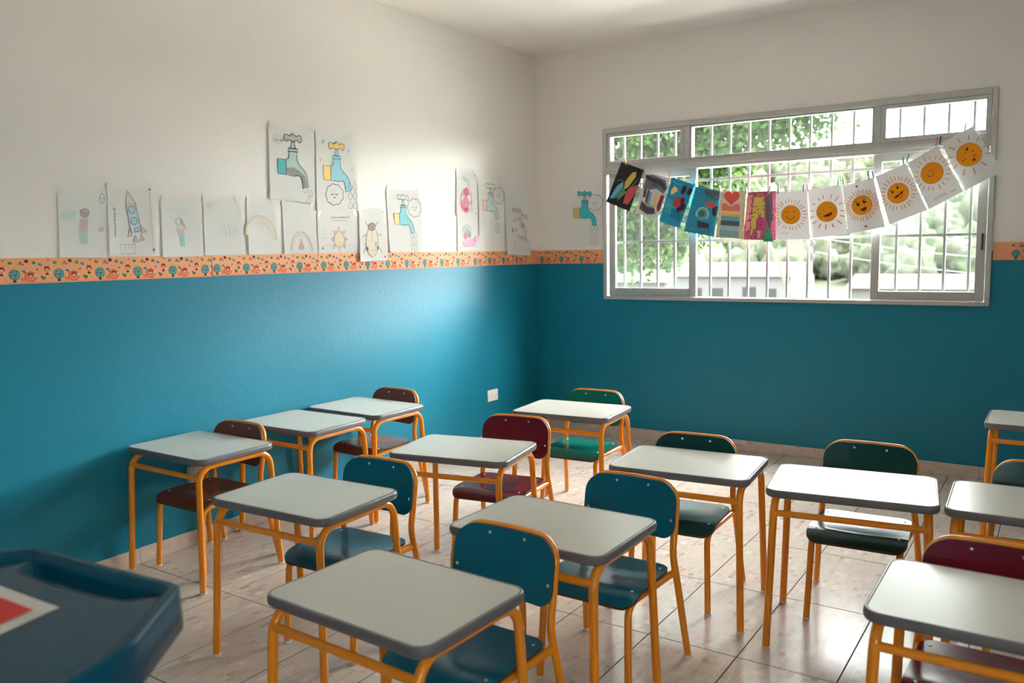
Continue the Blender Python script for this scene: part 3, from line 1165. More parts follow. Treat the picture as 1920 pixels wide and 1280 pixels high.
def make_chair(colour):
    mt = CHAIRC[colour]
    root = empty('school_chair')
    # seat board
    q = MB()
    ol = dense(rrect(0.352, 0.335, 0.045, 6), 0.02)
    ol = [(x * (1.0 - 0.03 * (y / 0.17)), y - 0.0375) for x, y in ol]

    def ps(x, y, off):
        return (x, y, seat_z(x, y) + off)
    plate(q, ol, ps, mt, 0.010)
    seat = q.build('seat', root)
    for x, y in ((-0.145, 0.09), (0.145, 0.09), (-0.148, -0.135), (0.148, -0.135)):
        rivet(seat, (x, y, seat_z(x, y) + 0.005), (0, 0, 1))
    # backrest board
    q = MB()
    ol = []
    W, Z0, Z1 = 0.3560, 0.442, 0.633
    for sx, sy, a0, rr in ((1, 1, 0, 0.068), (-1, 1, 90, 0.068), (-1, -1, 180, 0.05), (1, -1, 270, 0.05)):
        for k in range(8):
            t = math.radians(a0 + 90 * k / 7)
            ol.append((sx * (W / 2 - rr) + rr * math.cos(t), (Z1 - rr if sy > 0 else Z0 + rr) + rr * math.sin(t)))
    ol = dense(ol, 0.022)

    def pb(x, z, off):
        return (x, back_y(x, z) - CR - 0.005 - off, z)
    plate(q, ol, pb, mt, 0.009)
    back = q.build('backrest', root)
    for x, z in ((-0.062, 0.613), (0.062, 0.613), (-0.163, 0.508), (0.163, 0.508)):
        rivet(back, pb(x, z, 0.0045), (0.15 * (-1 if x > 0 else 1), -1, 0))
    # rear legs run up behind the backrest and meet in an arch
    for s in (-1, 1):
        foot = Vector((s * 0.205, 0.200, 0.006))
        pts = [foot]
        ctrl = [foot, Vector((s * 0.186, 0.152, 0.27)), Vector((s * 0.1745, 0.137, 0.385)), Vector((s * 0.1705, back_y(0.1705, 0.47), 0.47)), Vector((s * 0.1705, back_y(0.1705, 0.55), 0.55))]
        for a in range(len(ctrl) - 1):
            p0 = ctrl[max(0, a - 1)]
            p1, p2 = ctrl[a], ctrl[a + 1]
            p3 = ctrl[min(len(ctrl) - 1, a + 2)]
            for k in range(1, 7):
                t = k / 6
                pts.append(0.5 * ((2 * p1) + (p2 - p0) * t + (2 * p0 - 5 * p1 + 4 * p2 - p3) * t * t + (3 * p1 - p0 - 3 * p2 + p3) * t ** 3))
        q = MB()
        q.tube(pts, CR, ORANGE, 12)
        leg = q.build('leg', root)
        q = MB()
        q.tube([(foot.x, foot.y, 0), (foot.x, foot.y, 0.009)], CR + 0.0012, CAPM, 12)
        q.build('foot_cap', leg)
        # front leg bends back under the seat
        ff = Vector((s * 0.166, -0.200, 0.006))
        zt = 0.3222
        kn = Vector((s * 0.155, -0.180, zt))
        en = Vector((s * 0.1765, 0.150, zt + 0.004))
        q = MB()
        arc = bend(ff, kn, en, 0.05, 8)
        q.tube([ff] + arc + [arc[-1].lerp(en, 0.12)], CR, ORANGE, 12)
        leg = q.build('leg', root)
        q = MB()
        q.tube([(ff.x, ff.y, 0), (ff.x, ff.y, 0.009)], CR + 0.0012, CAPM, 12)
        q.build('foot_cap', leg)
        q = MB()
        q.tube([arc[-1].lerp(en, 0.10), en], CR - 0.0001, ORANGE, 12)
        q.build('seat_rail', root)
    q = MB()
    pts = []
    rr = 0.068
    for s, a0 in ((1, 0), (-1, 90)):
        for k in range(9):
            t = math.radians(a0 + 90 * k / 8)
            x, z = s * (0.1705 - rr) + rr * math.cos(t), 0.6275 - rr + rr * math.sin(t)
            pts.append((x, z))
    pts = [(0.1705, 0.548)] + pts[:9] + [(0.05, 0.6275), (0.0, 0.6275), (-0.05, 0.6275)] + pts[9:] + [(-0.1705, 0.548)]
    q.tube([(x, back_y(x, z), z) for x, z in pts], CR, ORANGE, 12)
    q.build('back_arch', root)
    q = MB()
    q.tube([(-0.168, 0.085, 0.319), (0.168, 0.085, 0.319)], 0.009, ORANGE, 10)
    q.build('cross_tube', root)
    return root


CHAIRS = [
    ('A', 'blue', 2.275, -3.987, -1.0, 'blue school chair nearest the camera, behind the bottom centre desk'),
    ('B', 'blue', 1.394, -3.564, 2.5, 'blue school chair left of the nearest one, seat tucked under a desk'),
    ('J', 'blue', 2.346, -3.285, 0.0, 'blue school chair in mid room, second behind the nearest blue chair'),
    ('C', 'brown', 0.272, -3.362, 1.0, 'reddish brown school chair under the desk against the blue wall'),
    ('E', 'brown', 0.262, -2.225, -2.0, 'dark brown school chair farthest along the blue wall'),
    ('H', 'red', 1.403, -2.572, 9.0, 'burgundy school chair with glossy seat in mid room'),
    ('L', 'red', 3.492, -3.418, 0.0, 'dark burgundy school chair behind the bottom right desk'),
    ('I', 'green', 1.362, -1.705, 4.0, 'bright green school chair at the desk farthest in the corner'),
    ('F', 'deepgreen', 2.305, -2.535, 4.5, 'dark green school chair pushed far under a mid-room desk'),
    ('G', 'deepgreen', 2.978, -2.342, 3.0, 'dark green school chair behind the desk with window glare'),
    ('K', 'deepgreen', 3.594, -2.375, 2.0, 'dark green school chair cut by the right edge of the picture'),
]
protos = {}
for k, c, x, y, a, lab in CHAIRS:
    if c not in protos:
        o = protos[c] = make_chair(c)
    else:
        o = copy_tree(protos[c])
    o.location = (x, y, 0)
    o.rotation_euler = (0, 0, math.radians(a))
    tag(o, lab, 'chair', 'school chairs with orange tube frames')
# the desk at the far right also has its chair behind it, out of the picture

# ------------------------------------------------------------------ blue plastic bin in the left foreground
BLUEP = mat('blue_moulded_plastic', (0.000, 0.062, 0.120, 1), 0.26, spec=0.2, var=0.05, scale=4)
bin_ = tag(empty('plastic_bin', (2.237, -4.997, 0), math.radians(5)), 'blurred blue plastic bin with rimmed lid in the left foreground', 'bin')
half = [(0.202, 0.0), (0.256, -0.083), (0.309, -0.165), (0.326, -0.22), (0.341, -0.276), (0.348, -0.50), (0.32, -0.57), (0.24, -0.62)]


def ring(inset, n_round=3):
    cx, cy = 0.0, -0.31
    pts = [(x, y) for x, y in half] + [(-x, y) for x, y in reversed(half)]
    out = []
    for x, y in pts:
        r = math.hypot(x - cx, y - cy)
        s = (r - inset) / r
        out.append((cx + (x - cx) * s, cy + (y - cy) * s))
    # round the corners by averaging
    d = dense(out, 0.018)
    m = len(d)
    return [tuple(0.5 * d[i][k] + 0.25 * (d[i - 1][k] + d[(i + 1) % m][k]) for k in (0, 1)) for i in range(m)]


BZ = 0.912
q = MB()
base = ring(0.0)


def shrink(inset):
    cx, cy = 0.0, -0.31
    out = []
    for x, y in base:
        r = math.hypot(x - cx, y - cy)
        s = (r - inset) / r
        out.append((cx + (x - cx) * s, cy + (y - cy) * s))
    return out


rows = []
BP = BZ - 0.014                                          # level of the lid's inner panel


def trench(x, y):
    return 0.030 if (y > -0.012 and abs(x) < 0.175) else 0.0


for ins, z, tr_ in ((0.055, BZ - 0.100, 0), (0.030, BZ - 0.096, 0), (0.006, BZ - 0.078, 0), (0.0, BZ - 0.070, 0), (0.002, BZ - 0.009, 0), (0.004, BZ - 0.003, 0), (0.008, BZ, 0), (0.016, BZ, 0), (0.022, BZ - 0.002, 0), (0.028, BP, 0.3), (0.032, BP, 0.9), (0.036, BP, 1), (0.070, BP, 1), (0.076, BP, 0.9), (0.080, BP, 0), (0.09, BP, 0)):
    rows.append([(x, y, z - tr_ * trench(*b2)) for (x, y), b2 in zip(shrink(ins), base)])
rows = [list(reversed(r)) for r in rows]
q.grid(rows, BLUEP, wrap_v=True)
q.face([(x, y, BP) for x, y in reversed(shrink(0.0899))], BLUEP)
q.build('lid', bin_)
q = MB()
rows = []
for ins, z in ((0.20, 0.0), (0.195, 0.012), (0.17, BZ - 0.125), (0.05, BZ - 0.1045)):
    rows.append([(x, y, z) for x, y in shrink(ins)])
rows = [list(reversed(r)) for r in rows]
q.grid(rows, BLUEP, wrap_v=True)
q.face([(x, y, 0) for x, y in shrink(0.20)], BLUEP)
q.build('body', bin_)
# printed card lying on the lid
PZ = BP + 0.0008
tip, e1, e2 = Vector((2.325, -5.124, PZ)), Vector((2.143, -5.132, PZ)), Vector((2.346, -5.225, PZ))
a1 = (e1 - tip).normalized()
a2 = (e2 - tip).normalized()
card, pl, asp = sheet('printed_card', (tip + a1 * 0.30, tip, tip + a2 * 0.21, tip + a2 * 0.21 + a1 * 0.30), (0, 0, 1), PAPER)
tag(card, 'white-edged red and orange printed card lying on the blue bin', 'card')
d = Draw(pl)
hh = asp
d.fill((214, 72, 66), [(0.03, 0.09), (0.90, 0.09), (0.90, hh * 0.50), (0.03, hh * 0.50)], 1)
d.fill((226, 104, 70), [(0.03, hh * 0.50), (0.90, hh * 0.50), (0.90, hh * 0.75), (0.03, hh * 0.75)], 1)
d.fill((232, 136, 84), [(0.03, hh * 0.75), (0.90, hh * 0.75), (0.90, hh - 0.06), (0.03, hh - 0.06)], 1)
for x, y in ((0.70, 0.28), (0.62, 0.26), (0.66, 0.42), (0.52, 0.40), (0.40, 0.24), (0.30, 0.40)):
    d.stroke((120, 40, 40), [(x, y), (x + 0.03, y - 0.06), (x + 0.06, y), (x + 0.03, y + 0.05), (x + 0.07, y + 0.06)], 0.014, 2)
d.done(card, 'print')

# ------------------------------------------------------------------ electrical plates on the left wall
WPL = mat('white_switch_plastic', (0.78, 0.775, 0.74, 1), 0.4)
sw = tag(empty('socket_plate', (0, -0.677, 0.366)), 'white electric socket plate on the blue wall near the corner', 'socket')
q = MB()
q.box(0.0, 0.009, -0.066, 0.066, -0.043, 0.043, WPL, 0.003)
q.build('plate', sw)
q = MB()
q.box(0.008, 0.012, -0.014, 0.014, -0.022, 0.022, WPL, 0.002)
q.build('insert', sw)
for s in (-1, 1):
    q = MB()
    q.tube([(0.008, s * 0.048, 0), (0.0105, s * 0.048, 0)], 0.0035, EDGE, 8)
    q.build('screw', sw)
ob = tag(empty('power_box', (0, -3.279, 0.366)), 'small white surface power box on the wall under the first wall desk', 'socket')
q = MB()
q.box(0.0, 0.035, -0.038, 0.038, -0.040, 0.040, WPL, 0.004)
q.build('box', ob)
q = MB()
q.tube([(0.034, 0.0, 0.0), (0.037, 0.0, 0.0)], 0.006, EDGE, 10)
q.build('socket_hole', ob)

# ------------------------------------------------------------------ children's drawings
DK = (78, 80, 88)
MID = (140, 142, 148)


def text_poly(s):
    cu = bpy.data.curves.new('t', 'FONT')
    cu.body = s
    cu.size = 1.0
    cu.resolution_u = 2
    ob = bpy.data.objects.new('t', cu)
    COL.objects.link(ob)
    dg = bpy.context.evaluated_depsgraph_get()
    me = bpy.data.meshes.new_from_object(ob.evaluated_get(dg))
    vs = [v.co.copy() for v in me.vertices]
    fs = [tuple(p.vertices) for p in me.polygons]
    bpy.data.objects.remove(ob)
    bpy.data.curves.remove(cu)
    bpy.data.meshes.remove(me)
    return vs, fs


def write(d, s, x, y, size, col, ang=0.0, layer=2):
    """text with its baseline start at x, y; ang turns it (radians, clockwise on the sheet)"""
    vs, fs = text_poly(s)
    m = ink(*col)
    mi = d.mb.mi(m)
    b0 = len(d.mb.v)
    h = d.base + d.step * layer
    ca, sa = math.cos(ang), math.sin(ang)
    for v in vs:
        px, py = v.x * size, -v.y * size
        d.mb.v.append(tuple(d.place(x + px * ca - py * sa, y + px * sa + py * ca, h)))
    for f in fs:
        d.mb.f.append(tuple(b0 + i for i in f))
        d.mb.m.append(mi)
        d.mb.sm.append(False)


def tap(d, x, y, s, handle, stem, body, pipe, shade=None, lw=0.010, line=DK):
    """a water tap, box x,y .. x+s wide"""
    def T(pts):
        return [(x + a * s, y + b * s) for a, b in pts]
    H = [(0.22, 0.09), (0.24, 0.04), (0.31, 0.03), (0.38, 0.07), (0.45, 0.05), (0.51, 0.0), (0.57, 0.05), (0.64, 0.07), (0.72, 0.03), (0.79, 0.06), (0.80, 0.14), (0.78, 0.20), (0.72, 0.22), (0.65, 0.17), (0.56, 0.18), (0.51, 0.22), (0.45, 0.18), (0.36, 0.17), (0.29, 0.21), (0.23, 0.17)]
    St = [(0.46, 0.20), (0.56, 0.20), (0.57, 0.34), (0.60, 0.37), (0.42, 0.37), (0.45, 0.34)]
    Co = [(0.36, 0.38), (0.66, 0.38), (0.68, 0.45), (0.35, 0.45)]
    Bo = [(0.28, 0.66), (0.36, 0.63), (0.38, 0.56), (0.38, 0.45), (0.65, 0.45), (0.63, 0.60), (0.66, 0.70), (0.75, 0.80), (0.88, 0.90), (0.97, 1.05), (1.0, 1.30), (0.82, 1.32), (0.80, 1.16), (0.76, 1.06), (0.66, 1.03), (0.52, 1.06), (0.40, 1.04), (0.28, 1.03)]
    Pi = [(0.0, 0.66), (0.28, 0.66), (0.28, 1.04), (0.02, 1.02)]
    for P, c in ((H, handle), (St, stem), (Co, body), (Bo, body), (Pi, pipe)):
        if c:
            d.fill(c, T(P), 1)
        d.stroke(line, T(P), lw, 3, True)
    if shade:
        d.fill(shade, T([(0.29, 0.86), (0.52, 0.84), (0.72, 0.92), (0.90, 1.05), (0.97, 1.29), (0.83, 1.30), (0.78, 1.05), (0.52, 1.04), (0.30, 1.01)]), 2)


def cloud(d, cx, cy, r, lw=0.009, face=True, fill=None):
    P = []
    n = 9
    for k in range(n * 6):
        t = 2 * PI * k / (n * 6)
        w = 1 + 0.13 * abs(math.sin(t * n / 2))
        P.append((cx + r * 1.15 * w * math.cos(t), cy + r * w * math.sin(t)))
    if fill:
        d.fill(fill, P, 1)
    d.stroke(DK, P, lw, 3, True)
    if face:
        for s in (-1, 1):
            d.stroke(DK, d.ell(cx + s * r * 0.3, cy - r * 0.1, r * 0.16, r * 0.13, 6, 0, 0, 180), lw, 3)
        d.stroke(DK, d.ell(cx, cy + r * 0.25, r * 0.12, r * 0.1, 6, 0, 0, 180), lw, 3)


def drop(d, x, y, s, lw=0.008, fill=None, line=MID):
    P = [(x, y)] + [(x + 0.34 * s * math.cos(t), y + 0.72 * s + 0.30 * s * math.sin(t)) for t in [math.radians(a) for a in range(-30, 211, 30)]]
    if fill:
        d.fill(fill, P, 1)
    d.stroke(line, P, lw, 3, True)


def drops(d, x, y, s, rows, cols=2):
    for r in range(rows):
        for c in range(cols):
            drop(d, x + c * s * 0.8, y + r * s * 1.15, s)


def wall_curl(seed, amp=0.014):
    rr = random.Random(seed)
    a, b, c, e = (rr.uniform(0.2, 1.0) for _ in range(4))
    f1, f2 = rr.uniform(2, 4), rr.uniform(2, 5)

    def cu(u, v):
        v = min(1, max(0, v))
        u = min(1, max(0, u))
        lift = 0.7 * amp * (a * (1 - u) ** 4 * v + b * u ** 4 * v * 0.8 + 0.35 * c * v ** 5 + 0.3 * e * (1 - u) ** 5)
        return lift + 0.0004 * (1 + math.sin(u * f1 * 2 + seed) * math.sin(v * f2 + seed))
    return cu


LP = {
    1: [(-3.858, 1.731), (-3.634, 1.742), (-3.647, 1.45), (-3.868, 1.454)],
    2: [(-3.634, 1.78), (-3.402, 1.781), (-3.416, 1.462), (-3.649, 1.46)],
    3: [(-3.372, 1.73), (-3.155, 1.737), (-3.153, 1.451), (-3.38, 1.449)],
    4: [(-3.137, 1.743), (-2.915, 1.742), (-2.892, 1.456), (-3.143, 1.454)],
    5: [(-2.874, 1.743), (-2.687, 1.737), (-2.66, 1.455), (-2.878, 1.456)],
    6: [(-2.635, 1.742), (-2.398, 1.742), (-2.393, 1.46), (-2.637, 1.455)],
    7: [(-2.706, 2.150), (-2.382, 2.165), (-2.398, 1.742), (-2.722, 1.755)],
    8: [(-2.371, 2.143), (-2.047, 2.148), (-2.051, 1.713), (-2.386, 1.702)],
    9: [(-2.38, 1.695), (-2.056, 1.705), (-2.06, 1.463), (-2.385, 1.46)],
    10: [(-2.046, 1.721), (-1.814, 1.735), (-1.815, 1.407), (-2.058, 1.403)],
    11: [(-1.793, 1.858), (-1.455, 1.86), (-1.434, 1.457), (-1.777, 1.457)],
    12: [(-1.061, 2.022), (-0.821, 2.033), (-0.826, 1.704), (-1.077, 1.701)],
    13: [(-1.062, 1.698), (-0.82, 1.70), (-0.80, 1.463), (-1.071, 1.458)],
    14: [(-0.816, 1.982), (-0.478, 1.975), (-0.49, 1.555), (-0.811, 1.565)],
    15: [(-0.468, 1.976), (-0.152, 1.976), (-0.124, 1.416), (-0.470, 1.429)],
}
LL = {
    1: 'pale pencil drawing of a person, leftmost sheet on the wall',
    2: 'worksheet with a rocket made of shapes, taped to the wall',
    3: 'pale drawing of a girl with long hair and blue trousers',
    4: 'faint pencil sketch sheet between the girl and the rainbow drawings',
    5: 'pale drawing of a rainbow on a white sheet',
    6: 'drawing of a pink arch with a small figure below the tap sheets',
    7: 'large sheet with a tap shaded grey and teal pipe end, highest on the wall',
    8: 'large sheet with a light blue tap, yellow handle and a sleeping cloud',
    9: 'landscape worksheet with a sun of triangles below the cloud sheet',
    10: 'worksheet with a beetle hanging lower over the printed border',
    11: 'sheet with light blue tap, yellow pipe end and cloud, right of the beetle',
    12: 'worksheet with a pink snail standing upright, upper of two snails',
    13: 'worksheet with a pink and green snail, lower of two snails',
    14: 'sheet with pale tap, peach pipe end and cloud right of the snails',
    15: 'white sheet with coloured letters nearest the room corner',
}


def tapes(parent, pl, asp, where):
    for u, v, a in where:
        q = MB()
        ca, sa = math.cos(a), math.sin(a)
        P = []
        for x, y in ((-0.035, -0.08), (0.035, -0.08), (0.035, 0.08), (-0.035, 0.08)):
            P.append(pl(u + x * ca - y * sa, v + x * sa + y * ca, 0.0012))
        q.face(P[::-1], TAPE)
        q.build('tape', parent)


for k, c4 in LP.items():
    x0 = 0.0025 + {7: 0.004, 8: 0.0045, 10: 0.006, 13: 0.0, 12: 0.003, 14: 0.004, 15: 0.004}.get(k, 0.0)
    o, pl, asp = sheet('wall_drawing', [(x0, y, z) for y, z in c4], (1, 0, 0), PAPER, wall_curl(k, 0.010 if k not in (2, 10, 15) else 0.016))
    tag(o, LL[k], 'drawing', 'drawings taped to the left wall')
    d = Draw(pl)
    if k == 1:
        d.fill((176, 160, 158), d.ell(0.52, 0.42, 0.085, 0.075), 1)
        d.stroke((120, 110, 116), d.ell(0.52, 0.40, 0.09, 0.08, 12, 0, 180, 370), 0.014, 3)
        d.fill((200, 182, 182), [(0.43, 0.52), (0.58, 0.51), (0.57, 0.76), (0.41, 0.76)], 1)
        d.fill((176, 206, 198), [(0.41, 0.76), (0.57, 0.76), (0.55, 1.0), (0.42, 1.0)], 1)
        d.fill((196, 214, 214), [(0.05, 0.40), (0.34, 0.36), (0.34, 0.50), (0.05, 0.54)], 1)
        d.fill((206, 194, 196), d.ell(0.84, 0.72, 0.06, 0.05), 1)
        d.stroke(MID, d.ell(0.88, 0.12, 0.055, 0.09, 12), 0.010, 3, True)
        d.stroke(MID, [(0.83, 0.08), (0.87, 0.13), (0.93, 0.09)], 0.010, 3)
    elif k == 2:
        write(d, 'Colorir por formas 2D', 0.155, 1.02, 0.062, (52, 56, 66), -PI / 2)
        R = [(0.38, 0.38), (0.58, 0.36), (0.70, 0.90), (0.48, 0.94)]
        d.fill((200, 210, 220), R, 1)
        d.stroke(DK, R, 0.010, 3, True)
        N = [(0.37, 0.38), (0.42, 0.11), (0.59, 0.36)]
        d.fill((220, 208, 192), N, 1)
        d.stroke(DK, N, 0.010, 3, True)
        for y, x in ((0.48, 0.50), (0.70, 0.545)):
            d.fill((168, 210, 212), d.ell(x, y, 0.072, 0.072), 2)
            d.stroke(DK, d.ell(x, y, 0.072, 0.072), 0.009, 3, True)
        for P in ([(0.46, 0.80), (0.40, 1.02), (0.50, 1.00)], [(0.68, 0.78), (0.82, 0.92), (0.69, 0.95)], [(0.57, 0.98), (0.52, 1.12), (0.63, 1.12)], [(0.70, 0.96), (0.66, 1.10), (0.76, 1.08)]):
            d.fill((214, 196, 188), P, 1)
            d.stroke(DK, P, 0.009, 3, True)
        d.stroke(DK, [(0.55, 0.85), (0.63, 0.83), (0.64, 0.90), (0.56, 0.92)], 0.014, 3, True)
        d.stroke(MID, [(0.24, 1.17), (0.56, 1.16), (0.57, 1.34), (0.25, 1.35)], 0.008, 3, True)
        for x in (0.34, 0.42, 0.50):
            d.stroke(MID, [(x, 1.19), (x, 1.26)], 0.008, 3)
        d.stroke(MID, [(0.90, 0.10), (0.94, 1.34)], 0.006, 3)
        d.fill((52, 56, 66), d.ell(0.90, 0.06, 0.018, 0.022, 8), 2)
        d.fill((52, 56, 66), d.ell(0.945, 1.28, 0.02, 0.03, 8), 2)
    elif k == 3:
        d.stroke(MID, d.ell(0.42, 0.50, 0.08, 0.075), 0.010, 3, True)
        d.fill((190, 174, 166), [(0.45, 0.43), (0.53, 0.50), (0.60, 0.66), (0.50, 0.58)], 2)
        d.fill((208, 186, 194), [(0.38, 0.66), (0.54, 0.65), (0.55, 0.78), (0.39, 0.79)], 1)
        d.fill((158, 204, 208), [(0.43, 0.79), (0.55, 0.78), (0.56, 1.06), (0.46, 1.06)], 1)
        d.stroke((196, 186, 186), [(0.37, 0.60), (0.34, 0.74)], 0.012, 3)
        d.stroke((196, 186, 186), [(0.54, 0.62), (0.62, 0.68)], 0.012, 3)
        d.stroke((204, 204, 206), [(0.18, 0.26), (0.50, 0.25), (0.86, 0.29)], 0.008, 2)
    elif k == 4:
        for x in (0.46, 0.56, 0.66, 0.78):
            d.stroke((186, 188, 194), [(x, 0.78), (x - 0.02, 0.62), (x + 0.04, 0.55), (x + 0.07, 0.70), (x + 0.06, 0.82)], 0.010, 3)
        d.fill((222, 186, 178), d.ell(0.14, 0.15, 0.035, 0.035, 10), 1)
    elif k == 5:
        for r_, c_ in ((0.50, (182, 214, 196)), (0.46, (226, 200, 180)), (0.42, (232, 214, 196)), (0.38, (214, 216, 214))):
            d.stroke(c_, d.ell(0.42, 0.92, r_, r_ * 1.05, 24, 0, 182, 372), 0.045, 1)
        d.stroke((226, 186, 160), [(0.30, 0.62), (0.40, 0.56), (0.50, 0.64)], 0.02, 2)
    elif k == 6:
        d.stroke((216, 176, 194), d.ell(0.52, 1.12, 0.32, 0.44, 24, 0, 180, 360), 0.028, 2)
        d.stroke((226, 196, 186), d.ell(0.52, 1.12, 0.27, 0.38, 24, 0, 180, 360), 0.02, 1)
        d.fill((206, 164, 168), [(0.44, 1.06), (0.49, 0.92), (0.55, 0.92), (0.60, 1.06), (0.55, 1.10), (0.49, 1.10)], 1)
        d.fill((206, 164, 168), d.ell(0.52, 0.88, 0.03, 0.04, 8), 1)
    elif k == 7:
        tap(d, 0.17, 0.12, 0.68, (188, 180, 184), (182, 192, 196), (176, 200, 194), (96, 184, 190), (150, 148, 152), 0.013, (62, 62, 70))
        for s in (-1, 1):
            d.stroke(DK, d.ell(0.20 + s * 0.05, 0.24, 0.03, 0.025, 6, 0, 0, 180), 0.010, 3)
        d.fill((214, 206, 208), d.ell(0.20, 0.24, 0.13, 0.09), 0)
        for x, y in ((0.78, 0.98), (0.90, 1.04), (0.84, 1.16)):
            drop(d, x, y, 0.12)
    elif k == 8:
        tap(d, 0.16, 0.12, 0.66, (238, 200, 122), (158, 204, 218), (150, 206, 220), (238, 206, 132), None, 0.010)
        cloud(d, 0.42, 1.05 * asp / 1.33, 0.17)
        drops(d, 0.80, 0.80, 0.15, 3, 2)
        for x, y, c_ in ((0.17, 0.14, (120, 196, 176)), (0.80, 0.26, (166, 200, 216)), (0.10, 0.46, (242, 206, 150)), (0.88, 0.58, (244, 196, 150))):
            d.fill(c_, d.ell(x, y, 0.022, 0.04, 8, 0.4), 1)
    elif k == 9:
        write(d, 'Colorir por formas 2D', 0.33, 0.115, 0.05, (70, 72, 80))
        d.stroke(MID, [(0.34, 0.16), (0.74, 0.16)], 0.005, 3)
        S_ = d.ell(0.52, 0.50, 0.125, 0.145)
        d.fill((226, 214, 186), S_, 1)
        d.stroke((196, 150, 140), S_, 0.010, 3, True)
        for i in range(8):
            t = 2 * PI * i / 8
            ca, sa = math.cos(t), math.sin(t)
            P = [(0.52 + 0.15 * ca - 0.035 * sa, 0.50 + 0.165 * sa + 0.035 * ca), (0.52 + 0.15 * ca + 0.035 * sa, 0.50 + 0.165 * sa - 0.035 * ca), (0.52 + 0.215 * ca, 0.50 + 0.24 * sa)]
            d.fill((232, 206, 198), P, 1)
            d.stroke((196, 130, 120), P, 0.008, 3, True)
        for y in (0.28, 0.33, 0.40, 0.46):
            d.stroke((190, 192, 198), [(0.10, y), (0.22, y)], 0.005, 3)
        d.stroke((190, 192, 198), [(0.06, asp - 0.12), (0.95, asp - 0.14)], 0.005, 3)
        d.fill((70, 74, 84), d.ell(0.10, asp - 0.08, 0.02, 0.016, 8), 2)
    elif k == 10:
        Bp = d.ell(0.47, 0.86, 0.23, 0.38)
        d.fill((222, 214, 196), Bp, 1)
        d.stroke((150, 130, 130), Bp, 0.012, 3, True)
        d.fill((170, 148, 140), d.ell(0.47, 0.47, 0.13, 0.10), 2)
        d.stroke((90, 74, 72), d.ell(0.47, 0.47, 0.13, 0.10), 0.012, 3, True)
        d.stroke((120, 104, 100), [(0.47, 0.56), (0.47, 0.84)], 0.012, 3)
        for x, y, c_ in ((0.37, 0.92, (96, 116, 112)), (0.58, 0.90, (132, 164, 164)), (0.29, 1.04, (108, 104, 106)), (0.67, 1.02, (86, 84, 90))):
            d.fill(c_, d.ell(x, y, 0.055 if x in (0.37, 0.58) else 0.03, 0.07 if x in (0.37, 0.58) else 0.06, 10), 2)
        d.stroke((196, 160, 150), [(0.28, 1.06), (0.40, 1.10), (0.48, 1.06), (0.60, 1.10), (0.66, 1.04)], 0.010, 3)
        for s in (-1, 1):
            d.stroke(DK, [(0.47 + s * 0.12, 0.44), (0.47 + s * 0.20, 0.40), (0.47 + s * 0.24, 0.33)], 0.012, 3)
            d.stroke(DK, [(0.47 + s * 0.22, 0.70), (0.47 + s * 0.31, 0.66), (0.47 + s * 0.36, 0.74)], 0.012, 3)
            d.stroke(DK, [(0.47 + s * 0.22, 1.0), (0.47 + s * 0.30, 1.06), (0.47 + s * 0.34, 1.16)], 0.012, 3)
        for P in (d.ell(0.93, 1.26, 0.02, 0.035, 8), d.ell(0.90, 0.10, 0.016, 0.018, 8)):
            dm = Draw(pl)
            dm.fill((64, 66, 74), P, 2)
            dm.done(o, 'printed_mark')
    elif k == 11:
        tap(d, 0.17, 0.08, 0.56, (208, 218, 220), (220, 196, 196), (142, 206, 216), (232, 212, 156), None, 0.010)
        cloud(d, 0.78, 0.33, 0.16)
        drops(d, 0.66, 0.78, 0.13, 3, 2)
    elif k == 12:
        d.fill((224, 202, 204), [(0.46, 0.30), (0.56, 0.25), (0.66, 0.52), (0.74, 0.90), (0.72, 1.20), (0.62, 1.10), (0.58, 0.60)], 1)
        d.stroke((190, 150, 160), [(0.46, 0.30), (0.56, 0.25), (0.66, 0.52), (0.74, 0.90), (0.72, 1.20)], 0.012, 3)
        for (a, b) in (((0.50, 0.28), (0.28, 0.14)), ((0.47, 0.33), (0.26, 0.22))):
            d.stroke(DK, [a, b], 0.012, 3)
        d.fill((220, 150, 170), d.ell(0.44, 0.86, 0.29, 0.36), 1)
        for x, y, c_, r_ in ((0.30, 0.80, (186, 214, 206), 0.10), (0.46, 0.60, (214, 110, 140), 0.11), (0.58, 0.80, (226, 216, 190), 0.11), (0.44, 1.04, (206, 92, 128), 0.12), (0.60, 1.02, (206, 220, 202), 0.09), (0.30, 1.0, (222, 120, 148), 0.08)):
            d.fill(c_, d.ell(x, y, r_, r_ * 1.1, 9), 2)
            d.stroke((160, 100, 120), d.ell(x, y, r_, r_ * 1.1, 9), 0.008, 3, True)
        d.fill((64, 66, 74), d.ell(0.90, 0.12, 0.014, 0.03, 8), 2)
        d.fill((64, 66, 74), d.ell(0.90, 1.22, 0.014, 0.03, 8), 2)
    elif k == 13:
        d.fill((232, 176, 200), [(0.20, 0.68), (0.40, 0.62), (0.72, 0.60), (0.80, 0.50), (0.88, 0.54), (0.86, 0.68), (0.70, 0.80), (0.26, 0.80)], 1)
        d.fill((240, 150, 196), [(0.64, 0.64), (0.80, 0.52), (0.86, 0.56), (0.84, 0.68), (0.68, 0.79)], 2)
        d.fill((206, 212, 208), d.ell(0.44, 0.42, 0.24, 0.24), 1)
        for x, y, c_ in ((0.34, 0.34, (176, 208, 200)), (0.52, 0.30, (190, 214, 206)), (0.36, 0.52, (234, 140, 160)), (0.54, 0.48, (150, 170, 168)), (0.46, 0.40, (226, 178, 190))):
            d.fill(c_, d.ell(x, y, 0.085, 0.085, 9), 2)
            d.stroke((130, 130, 140), d.ell(x, y, 0.085, 0.085, 9), 0.008, 3, True)
        d.fill((64, 66, 74), d.ell(0.12, asp - 0.10, 0.016, 0.02, 8), 2)
